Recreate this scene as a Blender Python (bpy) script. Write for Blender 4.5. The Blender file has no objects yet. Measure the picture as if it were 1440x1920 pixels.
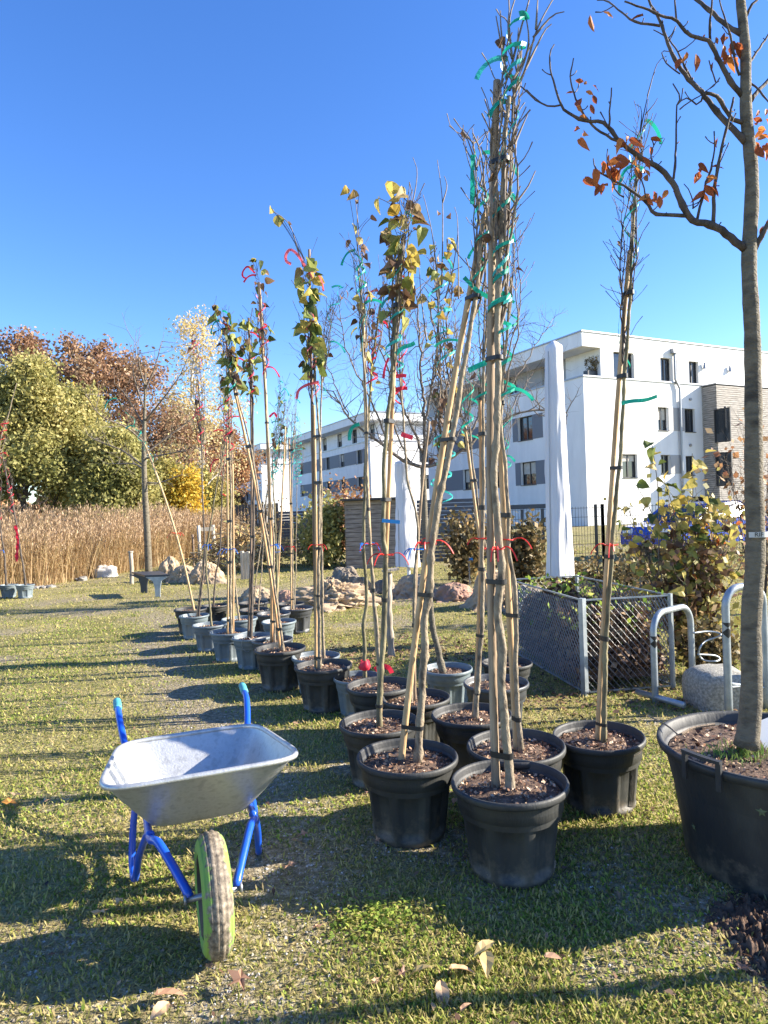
import bpy, math, random
import numpy as np
from mathutils import Vector, Matrix, noise as mnoise

# ------------------------------------------------------------------ camera, sky, sun
SC = bpy.context.scene
COL = SC.collection
R = math.radians
FPX, CX, CY = 1250.0, 720.0, 960.0          # focal length in photo pixels (1440 x 1920)
ROLL, PITCH, CAMZ = R(2.0), R(-0.2), 1.5
_F = np.array([0, math.cos(PITCH), math.sin(PITCH)])
_U0 = np.array([0, -math.sin(PITCH), math.cos(PITCH)])
_R0 = np.array([1.0, 0, 0])
_Rt = _R0 * math.cos(ROLL) - _U0 * math.sin(ROLL)
_Up = _R0 * math.sin(ROLL) + _U0 * math.cos(ROLL)
CAM = np.array([0, 0, CAMZ])
cam = bpy.data.cameras.new('camera'); camo = bpy.data.objects.new('camera', cam); COL.objects.link(camo)
cam.sensor_fit = 'VERTICAL'; cam.sensor_height = 36.0; cam.lens = FPX / 1920 * 36.0
cam.clip_start = 0.05; cam.clip_end = 3000
m = Matrix((( _Rt[0], _Up[0], -_F[0], CAM[0]), (_Rt[1], _Up[1], -_F[1], CAM[1]), (_Rt[2], _Up[2], -_F[2], CAM[2]), (0, 0, 0, 1)))
camo.matrix_world = m
SC.camera = camo

SUN_EL, SUN_TH = R(25), R(4)                 # SUN_TH: angle of the sun from +X towards +Y
SUNV = Vector((math.cos(SUN_EL) * math.cos(SUN_TH), math.cos(SUN_EL) * math.sin(SUN_TH), math.sin(SUN_EL)))
W = bpy.data.worlds.new('World'); SC.world = W; W.use_nodes = True
nt = W.node_tree; bgn = nt.nodes['Background']
sky = nt.nodes.new('ShaderNodeTexSky'); sky.sky_type = 'NISHITA'; sky.sun_disc = False
sky.sun_elevation = SUN_EL; sky.sun_rotation = R(90) - SUN_TH
sky.altitude = 500; sky.air_density = 1.0; sky.dust_density = 0.3; sky.ozone_density = 3.0
hs = nt.nodes.new('ShaderNodeHueSaturation'); hs.inputs['Saturation'].default_value = 1.24; hs.inputs['Hue'].default_value = 0.513
nt.links.new(sky.outputs[0], hs.inputs['Color']); nt.links.new(hs.outputs[0], bgn.inputs[0])
bgn.inputs[1].default_value = 0.104
sl = bpy.data.lights.new('sun', 'SUN'); sl.energy = 5.0; sl.angle = R(0.53); sl.color = (1, 0.91, 0.77)
so = bpy.data.objects.new('sun', sl); COL.objects.link(so)
so.rotation_euler = SUNV.to_track_quat('Z', 'Y').to_euler()
SC.view_settings.view_transform = 'Standard'; SC.view_settings.look = 'None'
SC.view_settings.gamma = 1; SC.view_settings.exposure = 1.72
SC.render.engine = 'CYCLES'
SC.cycles.max_bounces = 6; SC.cycles.diffuse_bounces = 2; SC.cycles.glossy_bounces = 3
SC.cycles.transparent_max_bounces = 12; SC.cycles.sample_clamp_indirect = 6

rnd = random.Random(7)
rng = np.random.default_rng(7)

# ------------------------------------------------------------------ measuring helpers: where a place seen in the photograph lies in the world
def ray(px, py):
    return _F + (px - CX) / FPX * _Rt - (py - CY) / FPX * _Up
def G(px, py, z=0.0):
    d = ray(px, py); t = (z - CAMZ) / d[2]
    return CAM + d * t
def D(px, py, y):
    d = ray(px, py); return CAM + d * (y / d[1])
def on_wall(px, py, O, n, dr):
    d = ray(px, py); t = ((O[0]) * n[0] + (O[1]) * n[1]) / (d[0] * n[0] + d[1] * n[1])
    p = CAM + d * t
    return (p[0] - O[0]) * dr[0] + (p[1] - O[1]) * dr[1], p[2]

# ------------------------------------------------------------------ naming helpers
def tag(o, label=None, cat=None, group=None, kind=None):
    if label: o['label'] = label
    if cat: o['category'] = cat
    if group: o['group'] = group
    if kind: o['kind'] = kind
    return o
def empty(name, loc, label, cat, group=None, rz=0.0):
    o = bpy.data.objects.new(name, None); COL.objects.link(o); o.location = [float(v) for v in loc]; o.rotation_euler = (0, 0, rz)
    o.empty_display_size = 0.1
    return tag(o, label, cat, group)

# ------------------------------------------------------------------ mesh builder
class MB:
    def __init__(s): s.v = []; s.f = []; s.mi = []; s.c = 0
    def add(s, verts, faces, mi=0):
        b = len(s.v); s.v.extend([tuple(map(float, q)) for q in verts])
        for f in faces: s.f.append(tuple(b + i for i in f)); s.mi.append(mi)
    def box(s, c, size, rz=0.0, mi=0, mat=None):
        x, y, z = [q / 2 for q in size]
        vs = [(-x, -y, -z), (x, -y, -z), (x, y, -z), (-x, y, -z), (-x, -y, z), (x, -y, z), (x, y, z), (-x, y, z)]
        if mat is None: mat = Matrix.Rotation(rz, 3, 'Z')
        s.add([tuple(Vector(c) + mat @ Vector(q)) for q in vs],
              [(0, 3, 2, 1), (4, 5, 6, 7), (0, 1, 5, 4), (1, 2, 6, 5), (2, 3, 7, 6), (3, 0, 4, 7)], mi)
    def bar(s, a, b, w, h, mi=0, up=(0, 0, 1)):
        a = Vector(a); b = Vector(b); d = (b - a); L = d.length
        if L < 1e-6: return
        d.normalize(); u = Vector(up)
        if abs(d.dot(u)) > .98: u = Vector((0, 1, 0))
        sx = d.cross(u).normalized(); uz = sx.cross(d).normalized()
        M3 = Matrix((sx, d, uz)).transposed()
        s.box((a + b) / 2, (w, L, h), mat=M3, mi=mi)
    def tube(s, pts, rad, n=6, mi=0, cap=True):
        pts = np.asarray(pts, float); k = len(pts)
        rad = np.full(k, float(rad)) if np.isscalar(rad) else np.asarray(rad, float)
        t = np.gradient(pts, axis=0); t /= (np.linalg.norm(t, axis=1, keepdims=True) + 1e-9)
        ref = np.array([1.0, 0, 0]) if abs(t[0][0]) < .8 else np.array([0, 1.0, 0])
        u = np.cross(t[0], ref); u /= np.linalg.norm(u)
        ang = np.arange(n) * 2 * math.pi / n; ca = np.cos(ang)[:, None]; sa = np.sin(ang)[:, None]
        b = len(s.v); out = []
        for i in range(k):
            u = u - t[i] * np.dot(u, t[i]); u /= (np.linalg.norm(u) + 1e-9)
            w = np.cross(t[i], u)
            out.append(pts[i] + rad[i] * (ca * u + sa * w))
        s.v.extend(map(tuple, np.concatenate(out).tolist()))
        for i in range(k - 1):
            for j in range(n):
                a0 = b + i * n + j; a1 = b + i * n + (j + 1) % n
                s.f.append((a0, a1, a1 + n, a0 + n)); s.mi.append(mi)
        if cap:
            s.f.append(tuple(b + j for j in range(n))[::-1]); s.mi.append(mi)
            s.f.append(tuple(b + (k - 1) * n + j for j in range(n))); s.mi.append(mi)
    def lathe(s, prof, n=32, mod=None, c=(0, 0, 0), mi=0):
        b = len(s.v)
        for (r, z) in prof:
            for j in range(n):
                a = 2 * math.pi * j / n
                rr = r * (mod(a, z, r) if mod else 1)
                s.v.append((c[0] + rr * math.cos(a), c[1] + rr * math.sin(a), c[2] + z))
        for i in range(len(prof) - 1):
            for j in range(n):
                a0 = b + i * n + j; a1 = b + i * n + (j + 1) % n
                s.f.append((a0, a1, a1 + n, a0 + n)); s.mi.append(mi)
    def build(s, name, mats, parent=None, smooth=False, link=True):
        me = bpy.data.meshes.new(name); me.from_pydata(s.v, [], s.f)
        if not isinstance(mats, (list, tuple)): mats = [mats]
        for q in mats: me.materials.append(q)
        if len(mats) > 1: me.polygons.foreach_set('material_index', s.mi)
        if smooth: me.polygons.foreach_set('use_smooth', [True] * len(me.polygons))
        me.update()
        o = bpy.data.objects.new(name, me)
        if link: COL.objects.link(o)
        if parent is not None:
            o.parent = parent
        return o
def np_mesh(name, verts, nper, mats, mi=None, parent=None, smooth=False):
    """verts (N*nper,3), every face takes nper consecutive vertices"""
    me = bpy.data.meshes.new(name); V = len(verts); Fn = V // nper
    me.vertices.add(V); me.vertices.foreach_set('co', np.ascontiguousarray(verts, np.float32).ravel())
    me.loops.add(V); me.loops.foreach_set('vertex_index', np.arange(V, dtype=np.int32))
    me.polygons.add(Fn); me.polygons.foreach_set('loop_start', np.arange(0, V, nper, dtype=np.int32))
    if not isinstance(mats, (list, tuple)): mats = [mats]
    for q in mats: me.materials.append(q)
    if mi is not None: me.polygons.foreach_set('material_index', np.asarray(mi, np.int32))
    me.update(calc_edges=True); me.validate()
    o = bpy.data.objects.new(name, me); COL.objects.link(o)
    if parent is not None: o.parent = parent
    return o
def local(parent_loc, pts):
    return np.asarray(pts, float) - np.asarray(parent_loc, float)
def resample(pts, step):
    """Catmull-Rom through the points, resampled at about `step` metres"""
    P = np.asarray(pts, float)
    if len(P) > 2:
        Q = np.vstack([2 * P[0] - P[1], P, 2 * P[-1] - P[-2]]); out = []
        for i in range(1, len(Q) - 2):
            p0, p1, p2, p3 = Q[i - 1], Q[i], Q[i + 1], Q[i + 2]
            for t in np.linspace(0, 1, 9)[:-1]:
                out.append(0.5 * ((2 * p1) + (-p0 + p2) * t + (2 * p0 - 5 * p1 + 4 * p2 - p3) * t * t + (-p0 + 3 * p1 - 3 * p2 + p3) * t ** 3))
        out.append(P[-1]); P = np.array(out)
    L = np.concatenate([[0], np.cumsum(np.linalg.norm(np.diff(P, axis=0), axis=1))])
    k = max(2, int(L[-1] / step) + 1); s = np.linspace(0, L[-1], k)
    return np.stack([np.interp(s, L, P[:, i]) for i in range(3)], 1)

# ------------------------------------------------------------------ materials
def nodes(name):
    m = bpy.data.materials.new(name); m.use_nodes = True
    return m, m.node_tree, m.node_tree.nodes['Principled BSDF']
def ramp(nt, fac, stops):
    r = nt.nodes.new('ShaderNodeValToRGB'); cr = r.color_ramp
    while len(cr.elements) < len(stops): cr.elements.new(.5)
    for e, (p, c) in zip(cr.elements, stops): e.position = p; e.color = (*c, 1)
    nt.links.new(fac, r.inputs[0]); return r.outputs[0]
def tex(nt, kind='noise', scale=5, detail=4, stretch=None, coord='Object', rough=.55):
    tc = nt.nodes.new('ShaderNodeTexCoord'); out = tc.outputs[coord]
    if stretch:
        mp = nt.nodes.new('ShaderNodeMapping'); mp.inputs['Scale'].default_value = stretch
        nt.links.new(out, mp.inputs[0]); out = mp.outputs[0]
    if kind == 'noise':
        t = nt.nodes.new('ShaderNodeTexNoise'); t.inputs['Scale'].default_value = scale; t.inputs['Detail'].default_value = detail
        t.inputs['Roughness'].default_value = rough
        nt.links.new(out, t.inputs['Vector']); return t.outputs['Fac']
    t = nt.nodes.new('ShaderNodeTexVoronoi'); t.inputs['Scale'].default_value = scale
    nt.links.new(out, t.inputs['Vector']); return t.outputs['Distance']
def mat(name, c1, c2=None, scale=6, rough=.6, bump=0, bscale=None, stretch=None, metal=0, spec=None, lo=.35, hi=.65, coat=0, c3=None):
    m, nt, p = nodes(name)
    p.inputs['Roughness'].default_value = rough; p.inputs['Metallic'].default_value = metal
    if spec is not None: p.inputs['Specular IOR Level'].default_value = spec
    if coat: p.inputs['Coat Weight'].default_value = coat; p.inputs['Coat Roughness'].default_value = .1
    p.inputs['Base Color'].default_value = (*c1, 1)
    if c2:
        f = tex(nt, 'noise', scale, 5, stretch)
        st = [(lo, c1), (hi, c2)] if not c3 else [(lo, c1), ((lo + hi) / 2, c2), (hi, c3)]
        nt.links.new(ramp(nt, f, st), p.inputs['Base Color'])
    if bump:
        f = tex(nt, 'noise', bscale or scale * 3, 6, stretch)
        b = nt.nodes.new('ShaderNodeBump'); b.inputs['Strength'].default_value = bump; b.inputs['Distance'].default_value = .01
        nt.links.new(f, b.inputs['Height']); nt.links.new(b.outputs[0], p.inputs['Normal'])
    return m
def leafmat(name, stops, transl=.45, island=True, rough=.55, noise_scale=None):
    """thin leaf: colour varies from leaf to leaf; light passes through"""
    m, nt, p = nodes(name)
    p.inputs['Roughness'].default_value = rough; p.inputs['Specular IOR Level'].default_value = .3
    if island:
        g = nt.nodes.new('ShaderNodeNewGeometry'); fac = g.outputs['Random Per Island']
    else:
        oi = nt.nodes.new('ShaderNodeObjectInfo'); fac = oi.outputs['Random']
    if noise_scale:
        n = tex(nt, 'noise', noise_scale, 2)
        mx = nt.nodes.new('ShaderNodeMath'); mx.operation = 'MULTIPLY_ADD'; mx.inputs[1].default_value = .45
        nt.links.new(fac, mx.inputs[0])
        m2 = nt.nodes.new('ShaderNodeMath'); m2.operation = 'MULTIPLY_ADD'; m2.inputs[1].default_value = 1.6; m2.inputs[2].default_value = -.5
        nt.links.new(n, m2.inputs[0]); nt.links.new(m2.outputs[0], mx.inputs[2]); fac = mx.outputs[0]
    c = ramp(nt, fac, stops)
    nt.links.new(c, p.inputs['Base Color'])
    tr = nt.nodes.new('ShaderNodeBsdfTranslucent'); nt.links.new(c, tr.inputs[0])
    mx = nt.nodes.new('ShaderNodeMixShader'); mx.inputs[0].default_value = transl
    out = nt.nodes['Material Output']
    nt.links.new(p.outputs[0], mx.inputs[1]); nt.links.new(tr.outputs[0], mx.inputs[2]); nt.links.new(mx.outputs[0], out.inputs[0])
    return m

M = {}
M['black_plastic'] = mat('black_plastic', (.016, .017, .020), (.070, .072, .064), 3.2, .6, .3, 40, (1, 1, .35), lo=.42, hi=.80)
def muddy(m, mud=(.16, .13, .095), k=-1.6, off=0.0):
    nt = m.node_tree; p = nt.nodes['Principled BSDF']; src = p.inputs['Base Color'].links[0].from_socket
    n = tex(nt, 'noise', 14, 6, rough=.7); tc = nt.nodes.new('ShaderNodeTexCoord'); sx = nt.nodes.new('ShaderNodeSeparateXYZ'); nt.links.new(tc.outputs['Object'], sx.inputs[0])
    a = nt.nodes.new('ShaderNodeMath'); a.operation = 'MULTIPLY_ADD'; a.inputs[1].default_value = k; nt.links.new(sx.outputs[2], a.inputs[0]); nt.links.new(n, a.inputs[2])
    f = ramp(nt, a.outputs[0], [(.34 - off, (0, 0, 0)), (.60 - off, (.75, .75, .75))]); mx = nt.nodes.new('ShaderNodeMixRGB'); mx.inputs[2].default_value = (*mud, 1)
    nt.links.new(f, mx.inputs[0]); nt.links.new(src, mx.inputs[1]); nt.links.new(mx.outputs[0], p.inputs['Base Color'])
muddy(M['black_plastic'])
M['grey_plastic'] = mat('grey_plastic', (.10, .125, .145), (.15, .18, .20), 6, .5, .2, 40)
M['pale_plastic'] = mat('pale_plastic', (.13, .165, .18), (.18, .22, .235), 6, .5, .2, 40)
M['dark_grey_plastic'] = mat('dark_grey_plastic', (.04, .044, .05), (.07, .075, .08), 6, .45, .2, 40)
M['soil'] = mat('soil', (.05, .03, .02), (.16, .10, .065), 30, .95, 1.0, 60)
M['mulch'] = leafmat('mulch', [(0, (.07, .035, .02)), (.3, (.25, .13, .075)), (.65, (.42, .28, .18)), (1, (.55, .42, .30))], .05)
M['bark'] = mat('bark', (.075, .056, .038), (.30, .24, .16), 22, .8, 1.0, 70, (1, 1, .5), c3=(.19, .15, .10), lo=.32, hi=.72)
M['bark_green'] = mat('bark_green', (.08, .07, .038), (.26, .22, .12), 22, .8, .7, 70, (1, 1, .35))
M['bark_dark'] = mat('bark_dark', (.035, .027, .022), (.12, .095, .075), 22, .8, .8, 60, (1, 1, .4))
M['bark_big'] = mat('bark_big', (.05, .04, .028), (.17, .145, .10), 9, .85, 1.0, 60, (1, 1, 1.9), c3=(.09, .078, .056), lo=.3, hi=.7)
M['twig'] = mat('twig', (.10, .075, .055), (.24, .19, .14), 30, .7)
M['twig_dark'] = mat('twig_dark', (.035, .028, .025), (.09, .07, .06), 30, .7)
M['stake'] = mat('stake', (.38, .24, .115), (.56, .39, .21), 9, .65, .35, 30, (6, 6, .5))
M['stake_orange'] = mat('stake_orange', (.40, .21, .09), (.58, .36, .17), 9, .6, .3, 30, (6, 6, .5))
M['stake_old'] = mat('stake_old', (.20, .14, .09), (.38, .28, .18), 9, .75, .35, 30, (6, 6, .5))
M['stake_dark'] = mat('stake_dark', (.12, .08, .055), (.24, .17, .12), 9, .7, .35, 30, (6, 6, .5))
M['tie'] = mat('tie', (.012, .012, .013), rough=.5)
M['green_tape'] = leafmat('green_tape', [(0, (.01, .30, .21)), (1, (.02, .42, .30))], .35, False, .35)
M['teal_tape'] = leafmat('teal_tape', [(0, (.03, .38, .36)), (1, (.06, .50, .46))], .35, False, .35)
M['red_tape'] = leafmat('red_tape', [(0, (.62, .02, .05)), (1, (.75, .06, .10))], .4, False, .35)
M['pink_tape'] = leafmat('pink_tape', [(0, (.75, .12, .16)), (1, (.8, .2, .22))], .4, False, .35)
M['blue_tape'] = leafmat('blue_tape', [(0, (.01, .15, .60)), (1, (.02, .22, .7))], .3, False, .4)
M['cyan_tape'] = mat('cyan_tape', (.01, .25, .60), rough=.4)
M['red_string'] = mat('red_string', (.75, .03, .02), rough=.5)
M['moss'] = mat('moss', (.10, .12, .06), rough=.8)
M['white_paint'] = mat('white_paint', (.8, .8, .79), rough=.5)
LEAF_LIME = [(0, (.10, .12, .025)), (.35, (.22, .22, .05)), (.65, (.38, .36, .10)), (.85, (.45, .33, .08)), (1, (.20, .11, .05))]
M['leaf_green'] = leafmat('leaf_green', [(0, (.05, .075, .02)), (.5, (.16, .20, .045)), (.8, (.34, .36, .10)), (1, (.42, .36, .09))], .35, False)
M['leaf_yellow'] = leafmat('leaf_yellow', [(0, (.38, .31, .08)), (.45, (.55, .45, .12)), (.7, (.50, .32, .05)), (.85, (.22, .14, .07)), (1, (.60, .48, .16))], .4, False)
M['leaf_brown'] = leafmat('leaf_brown', [(0, (.07, .04, .025)), (.6, (.16, .09, .05)), (1, (.30, .19, .10))], .25, False)
M['leaf_orange'] = leafmat('leaf_orange', [(0, (.20, .055, .022)), (.5, (.42, .12, .035)), (1, (.52, .20, .05))], .45, False)
# ------------------------------------------------------------------ ground
def vnoise(x, y, s, seed=0):
    x = np.asarray(x) / s; y = np.asarray(y) / s
    xi = np.floor(x).astype(np.int64); yi = np.floor(y).astype(np.int64); fx = x - xi; fy = y - yi
    fx = fx * fx * (3 - 2 * fx); fy = fy * fy * (3 - 2 * fy)
    def h(a, b):
        q = (a * 374761393 + b * 668265263 + seed * 1442695041) & 0xffffffff
        q = ((q ^ (q >> 13)) * 1274126177) & 0xffffffff
        return ((q ^ (q >> 16)) & 0xffff) / 65535.0
    return (h(xi, yi) * (1 - fx) + h(xi + 1, yi) * fx) * (1 - fy) + (h(xi, yi + 1) * (1 - fx) + h(xi + 1, yi + 1) * fx) * fy
PATH = np.array([G(470, 1915)[:2], G(560, 1700)[:2], G(500, 1520)[:2], G(340, 1300)[:2], G(285, 1205)[:2], G(300, 1165)[:2]])
def seg_dist(x, y, P):
    d = np.full(np.shape(x), 1e9)
    for a, b in zip(P[:-1], P[1:]):
        ab = b - a; t = ((x - a[0]) * ab[0] + (y - a[1]) * ab[1]) / (ab @ ab); t = np.clip(t, 0, 1)
        d = np.minimum(d, np.hypot(x - a[0] - t * ab[0], y - a[1] - t * ab[1]))
    return d
gp = [G(620, 1110), G(480, 1100)]
def worn(x, y):
    """1 = bare gravelly earth, 0 = closed lawn"""
    w = np.clip(1.25 - seg_dist(x, y, PATH) / .42, 0, 1)
    w = w * (.28 + .85 * vnoise(x, y, .35, 3))
    w = np.maximum(w, np.clip(1.5 - np.hypot((x - gp[0][0]) / 3.2, (y - gp[0][1] - .2) / 1.0), 0, 1) * .85)
    w = np.maximum(w, np.clip((vnoise(x, y, .9, 5) * .6 + vnoise(x, y, .3, 6) * .4 - .56) * 4.5, 0, .8))
    e = G(1440, 1790); w = np.maximum(w, np.clip(1.6 - np.hypot((x - e[0] - .06) / .22, (y - e[1]) / .33), 0, 1))
    return np.clip(w, 0, 1)
def gz(x, y): return .02 * (vnoise(x, y, .5, 1) - .5) + .008 * (vnoise(x, y, .12, 2) - .5)
xs = np.concatenate([-np.geomspace(320, 5, 40), np.linspace(-4.9, 4.9, 150), np.geomspace(5, 320, 40)])
ys = np.concatenate([np.array([-60, -25, -8, -3, -.5, .4]), np.linspace(1, 9, 150), np.geomspace(9.1, 600, 90)])
X, Y = np.meshgrid(xs, ys); Z = gz(X, Y)
nx, ny = len(xs), len(ys)
idx = np.arange(nx * ny).reshape(ny, nx)
faces = np.stack([idx[:-1, :-1], idx[:-1, 1:], idx[1:, 1:], idx[1:, :-1]], -1).reshape(-1, 4)
gm = bpy.data.meshes.new('ground'); gm.from_pydata(np.stack([X, Y, Z], -1).reshape(-1, 3).tolist(), [], faces.tolist())
at = gm.attributes.new('worn', 'FLOAT', 'POINT'); at.data.foreach_set('value', worn(X, Y).astype(np.float32).ravel())
gm.polygons.foreach_set('use_smooth', [True] * len(gm.polygons))
m, nt, p = nodes('ground_turf'); p.inputs['Roughness'].default_value = .95; p.inputs['Specular IOR Level'].default_value = .1
n1 = tex(nt, 'noise', 1.1, 6); n2 = tex(nt, 'noise', 28, 6); n3 = tex(nt, 'noise', 120, 4)
lawn = ramp(nt, n1, [(.3, (.17, .16, .05)), (.5, (.28, .25, .10)), (.7, (.38, .31, .16))])
earth = ramp(nt, n2, [(.3, (.12, .095, .065)), (.55, (.29, .245, .165)), (.75, (.52, .465, .36))])
a = nt.nodes.new('ShaderNodeAttribute'); a.attribute_name = 'worn'
fine = ramp(nt, n2, [(.35, (0, 0, 0)), (.65, (1, 1, 1))])
mm = nt.nodes.new('ShaderNodeMath'); mm.operation = 'MULTIPLY_ADD'; mm.inputs[1].default_value = .55
nt.links.new(fine, mm.inputs[0]); nt.links.new(a.outputs['Fac'], mm.inputs[2])
m3 = nt.nodes.new('ShaderNodeMath'); m3.operation = 'SUBTRACT'; m3.inputs[1].default_value = .15; m3.use_clamp = True; nt.links.new(mm.outputs[0], m3.inputs[0])
mx = nt.nodes.new('ShaderNodeMixRGB'); nt.links.new(m3.outputs[0], mx.inputs[0]); nt.links.new(lawn, mx.inputs[1]); nt.links.new(earth, mx.inputs[2])
sp = nt.nodes.new('ShaderNodeMixRGB'); sp.blend_type = 'MULTIPLY'; sp.inputs[0].default_value = .75
nt.links.new(mx.outputs[0], sp.inputs[1]); nt.links.new(ramp(nt, n3, [(.3, (.35, .33, .3)), (.6, (1.25, 1.25, 1.2))]), sp.inputs[2])
nt.links.new(sp.outputs[0], p.inputs['Base Color'])
b = nt.nodes.new('ShaderNodeBump'); b.inputs['Strength'].default_value = 1; b.inputs['Distance'].default_value = .03
nt.links.new(tex(nt, 'noise', 45, 6), b.inputs['Height']); nt.links.new(b.outputs[0], p.inputs['Normal'])
gm.materials.append(m)
go = bpy.data.objects.new('ground', gm); COL.objects.link(go); tag(go, kind='structure')

def unit(v): return v / (np.linalg.norm(v, axis=1, keepdims=True) + 1e-9)
def polar(n, r0, r1, a0=-46, a1=44, pw=1.0):
    r = r0 * (r1 / r0) ** (rng.random(n) ** pw); a = R(a0) + rng.random(n) * R(a1 - a0)
    return r * np.sin(a), r * np.cos(a), r
def blades(name, n, r0, r1, L0, W0, k, mt, keep, tilt=1.0, pw=1.0):
    x, y, r = polar(n, r0, r1, pw=pw)
    kk = keep(x, y) > rng.random(n); x, y, r = x[kk], y[kk], r[kk]; n = len(x)
    az = rng.random(n) * 2 * math.pi; L = L0 * (.5 + rng.random(n)) * (1 + .05 * r); w = W0 * (.6 + .8 * rng.random(n)) * (1 + k * r)
    up = rng.random(n) ** tilt
    d = np.stack([np.cos(az) * (1 - up * .7), np.sin(az) * (1 - up * .7), .15 + up * .85], 1); d = unit(d)
    sd = unit(np.stack([-np.sin(az + rng.normal(0, .5, n)), np.cos(az), np.zeros(n)], 1))
    b0 = np.stack([x, y, gz(x, y) - .002], 1)
    mid = b0 + d * (L * .55)[:, None]; tip = b0 + d * L[:, None]; tip[:, 2] -= L * .25 * rng.random(n)
    V = np.stack([b0 - sd * (w * .3)[:, None], mid - sd * (w * .5)[:, None], tip, mid + sd * (w * .5)[:, None]], 1).reshape(-1, 3)
    return tag(np_mesh(name, V, 4, mt), kind='stuff')
M['grass'] = leafmat('grass', [(0, (.14, .17, .03)), (.25, (.28, .29, .065)), (.5, (.44, .41, .12)), (.75, (.58, .49, .21)), (1, (.38, .28, .15))], .45, rough=.8)
M['clover'] = leafmat('clover', [(0, (.09, .16, .025)), (.4, (.23, .33, .05)), (.7, (.42, .50, .09)), (.86, (.52, .50, .15)), (1, (.40, .31, .14))], .45, rough=.75)
patchy = lambda x, y: np.clip(1.08 - worn(x, y) * 1.05, 0.04, 1)
tag(blades('grass', 290000, 1.3, 26, .024, .0034, .30, M['grass'], patchy), 'short dry yellow green grass covering the lawn', 'grass')
lush = lambda x, y: patchy(x, y) * np.clip((vnoise(x, y, .55, 11) - .35) * 2.5 + np.clip((x + .3) * .9, 0, .8) * (y < 4), 0.05, 1)
tag(blades('clover_leaves', 170000, 1.3, 12, .016, .0075, .12, M['clover'], lush, .6), 'small green clover and weed leaves in the near lawn', 'ground cover')
tag(blades('grass_tufts', 45000, 1.4, 14, .034, .0045, .15, M['grass'], lambda x, y: patchy(x, y) * np.clip((vnoise(x, y, .16, 21) * .6 + vnoise(x, y, .5, 22) * .4 - .60) * 9, 0, 1), .5), 'slightly longer grass standing in small clumps', 'grass')
# gravel
def pebbles(name, n, mt, sel, s0, s1, label):
    x, y, r = polar(n, 1.4, 9, pw=.9); kk = sel(x, y) > rng.random(n); x, y, r = x[kk], y[kk], r[kk]; n = len(x)
    c = np.stack([x, y, gz(x, y) + .001], 1); s = s0 + (s1 - s0) * rng.random(n) ** 3
    o = np.array([[1, 0, 0], [0, 1, 0], [-1, 0, 0], [0, -1, 0], [0, 0, .7], [0, 0, -.7]])
    tri = np.array([[0, 1, 4], [1, 2, 4], [2, 3, 4], [3, 0, 4]])
    a = rng.random(n) * 6.28; ca, sa = np.cos(a), np.sin(a)
    P = o[None] * (1 + .5 * (rng.random((n, 6, 1)) - .5)) * s[:, None, None]
    Q = np.stack([P[..., 0] * ca[:, None] - P[..., 1] * sa[:, None], P[..., 0] * sa[:, None] + P[..., 1] * ca[:, None], P[..., 2]], -1) + c[:, None]
    V = Q[:, tri.ravel()].reshape(-1, 3)
    return tag(np_mesh(name, V, 3, mt), label, 'gravel', kind='stuff')
m, nt, p = nodes('pebble'); p.inputs['Roughness'].default_value = .85
g_ = nt.nodes.new('ShaderNodeNewGeometry')
nt.links.new(ramp(nt, g_.outputs['Random Per Island'], [(0, (.14, .12, .10)), (.5, (.34, .31, .27)), (1, (.60, .57, .52))]), p.inputs['Base Color'])
M['pebble'] = m
pebbles('gravel', 60000, M['pebble'], lambda x, y: np.clip(worn(x, y) * 1.2 - .25, 0, 1), .002, .008, 'grey gravel showing through the worn path')
# dry leaf scraps
def leaf_scraps(name, n, mt, sel, s0, s1, label, r1=12, cat='leaf litter'):
    x, y, r = polar(n, 1.5, r1); kk = sel(x, y) > rng.random(n); x, y, r = x[kk], y[kk], r[kk]; n = len(x)
    c = np.stack([x, y, gz(x, y) + .008 + .01 * rng.random(n)], 1)
    u = unit(np.stack([rng.normal(size=n), rng.normal(size=n), .3 * rng.normal(size=n)], 1)); nn = unit(np.stack([.4 * rng.normal(size=n), .4 * rng.normal(size=n), np.ones(n)], 1))
    v = np.cross(nn, u); s = (s0 + (s1 - s0) * rng.random(n))[:, None]
    V = np.stack([c - u * s, c - v * s * .55 + nn * s * .25, c + u * s, c + v * s * .5 + nn * s * .3], 1)
    return tag(np_mesh(name, V.reshape(-1, 3), 4, mt), label, cat, kind='stuff')
M['litter'] = leafmat('litter', [(0, (.06, .035, .025)), (.5, (.16, .09, .055)), (.8, (.28, .18, .11)), (1, (.42, .30, .17))], .15)
leaf_scraps('leaf_litter', 900, M['litter'], lambda x, y: np.ones_like(x), .008, .020, 'small brown leaf scraps strewn over the lawn')
def litter_at(name, n, px, py, sx, sy, s0, s1, label, mt='litter', hgt=.02):
    g = G(px, py); x = g[0] + rng.normal(size=n) * sx; y = g[1] + rng.normal(size=n) * sy
    c = np.stack([x, y, gz(x, y) + .005 + hgt * rng.random(n)], 1)
    u = unit(np.stack([rng.normal(size=n), rng.normal(size=n), .3 * rng.normal(size=n)], 1)); nn = unit(np.stack([.4 * rng.normal(size=n), .4 * rng.normal(size=n), np.ones(n)], 1))
    v = np.cross(nn, u); s = (s0 + (s1 - s0) * rng.random(n))[:, None]
    V = np.stack([c - u * s, c - v * s * .55 + nn * s * .25, c + u * s, c + v * s * .5 + nn * s * .3], 1)
    return tag(np_mesh(name, V.reshape(-1, 3), 4, M[mt]), label, 'leaf litter', kind='stuff')
litter_at('leaf_litter', 900, 760, 1225, .75, .45, .015, .035, 'brown leaves lying thick around the wooden post foot')
litter_at('leaf_litter', 900, 1130, 1300, .9, .35, .012, .03, 'brown leaves along the foot of the mesh compost cage')
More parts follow.
